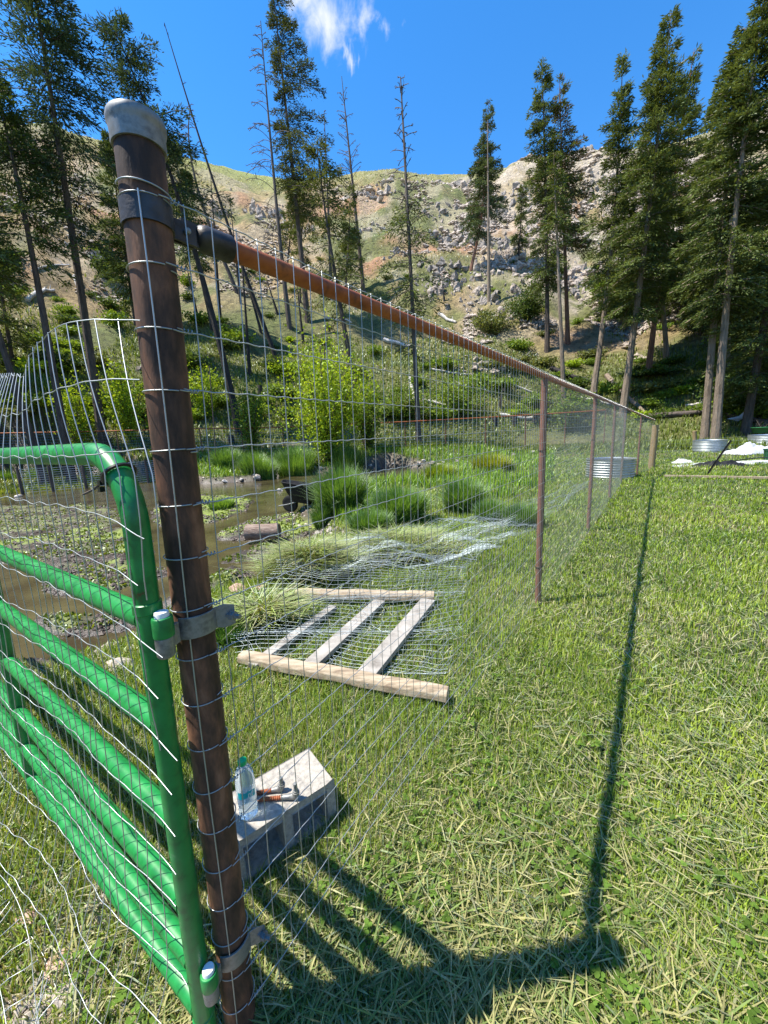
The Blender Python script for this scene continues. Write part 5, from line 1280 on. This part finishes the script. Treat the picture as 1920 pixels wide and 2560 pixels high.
# algae and cress mats on the mud
x,y,rr=scatter(80000,1.6,24,-60,16,23); w=samp(wetS,x,y); m_=samp(matS,x,y); k=(w>.15)&((m_>.105)|(w<.55))&(fbm(x*2.2,y*2.2,73,3)>-.08+.22*(rr<5)); x,y,rr=x[k],y[k],rr[k]; n=len(x); z=terr(x,y); kk=z>WZ-.02; x,y,rr,z=x[kk],y[kk],rr[kk],z[kk]; n=len(x)
C=np.array([.20,.26,.03])*(.5+.7*rng.random((n,1))); C[rng.random(n)<.35]=np.array([.11,.17,.03]); 
grassobj('water_weed','yellow green low weed matting on the creek mud','water weed',np.c_[x,y,z],.025+.03*rng.random(n),(.016+.012*rng.random(n))*(1+.08*rr),C,1.1,24)
print('weed',n)
# hillside grass
x,y,rr=scatter(210000,24,122,-60,60,31); az=np.degrees(np.arctan2(x,y)); t_=(rr-27)/91; z=terr(x,y)
nn_=fbm(x*.18,y*.18,91,3)+fbm(x*.05,y*.05,92,2)*.8; dens_=np.where(t_<.18,.9,np.where(t_<.75,.42,.6)); dens_=np.where((az>12)&(t_>.25)&(t_<.95),.12,dens_); k=(rng.random(len(x))<dens_)&(nn_>-.25+.25*(t_>.15)*(t_<.7)); x,y,rr,z,t_=x[k],y[k],rr[k],z[k],t_[k]; n=len(x)
c1=np.array([.15,.21,.03]); c2=np.array([.33,.31,.11]); kk=np.clip(sst(.12,.6,t_)+rng.normal(0,.25,n)+.3*nn_[k],0,1)[:,None]; C=(c1*(1-kk)+c2*kk)*(.6+.7*rng.random((n,1)))
grassobj('hillside_grass','patchy green and straw grass covering the hillside','grass',np.c_[x,y,z-.05],(.22+.3*rng.random(n))*(1-.25*sst(0,1,t_)),(.035+.03*rng.random(n))*(1+.013*rr),C,.6,32)
# pebbles and clods on the mud, gravel shine
def pebbles(n,rmin,rmax,a0,a1,seed,cond,smin,smax,m,name,label,cat):
    x,y,rr=scatter(n,rmin,rmax,a0,a1,seed); k=cond(x,y,rr); x,y,rr=x[k],y[k],rr[k]; z=terr(x,y); r=np.random.default_rng(seed); n=len(x)
    base=np.array([[1,0,0],[-1,0,0],[0,1,0],[0,-1,0],[0,0,.7],[0,0,-.5],[.6,.6,.4],[-.6,.5,.45]])[:6]; s=(smin+(smax-smin)*r.random(n)**2.5)*(1+.05*rr)
    V=(base[None]*s[:,None,None]*(.6+.8*r.random((n,6,1)))); a=r.random(n)*6.28; ca,sa=np.cos(a)[:,None],np.sin(a)[:,None]; X=V[:,:,0]*ca-V[:,:,1]*sa; Y=V[:,:,0]*sa+V[:,:,1]*ca; V=np.stack([X,Y,V[:,:,2]],-1)+np.c_[x,y,z+.2*s][:,None,:]
    k0=np.arange(n)*6; F_=[]
    for f in ((0,2,4),(2,1,4),(1,3,4),(3,0,4),(2,0,5),(1,2,5),(3,1,5),(0,3,5)): F_.append(np.stack([k0+f[0],k0+f[1],k0+f[2]],-1))
    o=fast_mesh(name,V.reshape(-1,3),[np.vstack(F_)],m); tag(o,label,cat,kind='stuff')
pebbles(60000,1.6,22,-60,12,41,lambda x,y,r:(samp(wetS,x,y)>.2)&(terr(x,y)>WZ-.04)&(fbm(x*1.5,y*1.5,42,2)>-.1),.006,.030,M_mudO,'mud_clods','churned wet mud clods in the creek bed','mud')
pebbles(16000,1.6,24,-60,20,43,lambda x,y,r:(samp(wetW,x,y)>.10)&(samp(wetS,x,y)<.9)&(fbm(x*1.1,y*1.1,45,2)>.0)&(terr(x,y)>WZ-.03),.008,.045,M_stone,'creek_gravel','small stones along the creek margin','gravel')
pebbles(9000,.5,3.2,-80,-30,47,lambda x,y,r:np.hypot((x+.95)/1.0,(y-.42)/.75)<.9,.003,.02,M_stone,'soil_gravel','loose gravel on the bare soil by the gate','gravel')

pebbles(60000,42,112,9,40,48,lambda x,y,r:(fbm(x*.10,y*.10,131,3)>.06)&(fbm(x*.4,y*.4,132,2)>-.05),.02,.12,M_rock,'hillside_scree','pale broken scree covering the slope right of the lone pine','scree')
pebbles(20000,50,100,-45,14,49,lambda x,y,r:(fbm(x*.12,y*.12,133,3)>.22),.015,.10,M_rock,'scattered_scree','patches of small stones on the dry hillside','scree')
# tussocks
def tussock(px,py,wpx,hpx,label,n,seed,c0=(.07,.16,.03),c1=(.17,.30,.06),r=None,bend=.45,wd=.013,name='grass_clump'):
    p=hit(px,py,2.5) if r is None else at_r(px,py,r); x0,y0=p[0],p[1]; w=hwm(px,py,y0,wpx); h=at(px,py-hpx,y0)[2]-hz(x0,y0); h=max(h,.15)
    rg_=np.random.default_rng(seed); a=rg_.random(n)*6.28; R=w*.62*np.sqrt(rg_.random(n)); x=x0+R*np.cos(a); y=y0+R*np.sin(a)*.8; z=terr(x,y)-.02
    az=a+rg_.normal(0,.7,n); Hh=h*(.55+.6*rg_.random(n))*(1.05-.35*(R/w)); flat=np.abs(rg_.normal(0,bend,n))+.5*R/w
    k=rg_.random((n,1)); C=(np.array(c0)*(1-k)+np.array(c1)*k)*(.75+.5*rg_.random((n,1)))
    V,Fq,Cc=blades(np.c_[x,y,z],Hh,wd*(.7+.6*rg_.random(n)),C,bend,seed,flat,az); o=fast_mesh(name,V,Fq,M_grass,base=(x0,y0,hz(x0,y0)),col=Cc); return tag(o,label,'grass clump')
tussock(740,1110,56,112,'tall dark green grass clump right of the wheelbarrow',3600,1,wd=.016)
tussock(698,1130,28,48,'smaller grass clump at the foot of the wheelbarrow',1500,2)
tussock(865,1130,72,85,'broad grass clump in the centre beyond the netting',3600,3,wd=.016)
tussock(800,1150,60,55,'low grass clump between the netting and the tall dark clump',2000,4)
tussock(1000,1110,44,85,'tall grass clump right of the broad centre clump',2400,5,wd=.016)
tussock(1060,1130,40,60,'grass clump left of the second rusted fence post',1600,6)
tussock(750,1010,48,60,'green grass clump on the far bank below the bright bush',2200,7,wd=.022)
tussock(640,1012,60,55,'fresh grass clump on the far bank left of centre',2600,8,c1=(.2,.34,.06),wd=.022)
tussock(560,1025,55,55,'fresh grass clump on the far bank behind the stake',2400,9,c1=(.2,.34,.06),wd=.022)
tussock(490,1010,40,50,'grass clump on the far bank right of the corner post',1600,10,wd=.022)
tussock(500,1400,45,75,'dark grass clump right behind the corner post',1600,11,c0=(.04,.11,.02),c1=(.10,.22,.04),wd=.008)
tussock(480,1100,40,28,'bright grass patch on the creek island',1400,12,c1=(.22,.36,.05))
tussock(1130,1140,50,60,'grass clump beside the propped netting',2000,13)
tussock(950,1035,50,40,'yellow green grass clump at the right end of the pond',1800,14,c0=(.14,.22,.02),c1=(.3,.38,.04),wd=.018)
tussock(1060,1020,60,45,'yellow flowered grass patch right of the pond',2400,15,c0=(.16,.23,.02),c1=(.36,.38,.03),wd=.02)
tussock(100,1000,60,60,'tall creek grass behind the top tube of the gate',2200,16,wd=.02)
tussock(20,1010,60,60,'tall creek grass at the left edge behind the gate',2000,17,wd=.02)
tussock(200,1010,50,50,'tall creek grass left of the corner post',2000,18,wd=.02)
# long cut grass heap
def heap(px,py,wpx,n,label,seed,hh=.22):
    p=g(px,py,.1); w=hwm(px,py,p[1],wpx); rg_=np.random.default_rng(seed); x=p[0]+rg_.normal(0,w*.45,n); y=p[1]+rg_.normal(0,w*.28,n); q=np.exp(-(((x-p[0])/w)**2+((y-p[1])/w/.6)**2)*1.2)
    z=terr(x,y)+hh*q*rg_.random(n)+.01; C=np.where((rg_.random(n)<.35)[:,None],STRAW,GREEN2)*(.4+.5*rg_.random((n,1)))
    az=rg_.normal(.3,.7,n)+math.pi*(rg_.random(n)<.5); V,Fq,Cc=blades(np.c_[x,y,z],.25+.3*rg_.random(n),.007+.004*rg_.random(n),C,.5,seed,1.25+.35*rg_.random(n),az); o=fast_mesh('cut_grass_heap',V,Fq,M_grass,base=tuple(p),col=Cc); tag(o,label,'grass heap')
heap(668,1235,75,4200,'heap of long cut grass at the mud edge above the timber frame',1)
heap(570,1338,50,1000,'flattened long grass left of the timber frame boards',2,.05)
heap(850,1190,120,3000,'strewn cut grass under the crumpled netting',3,.12)
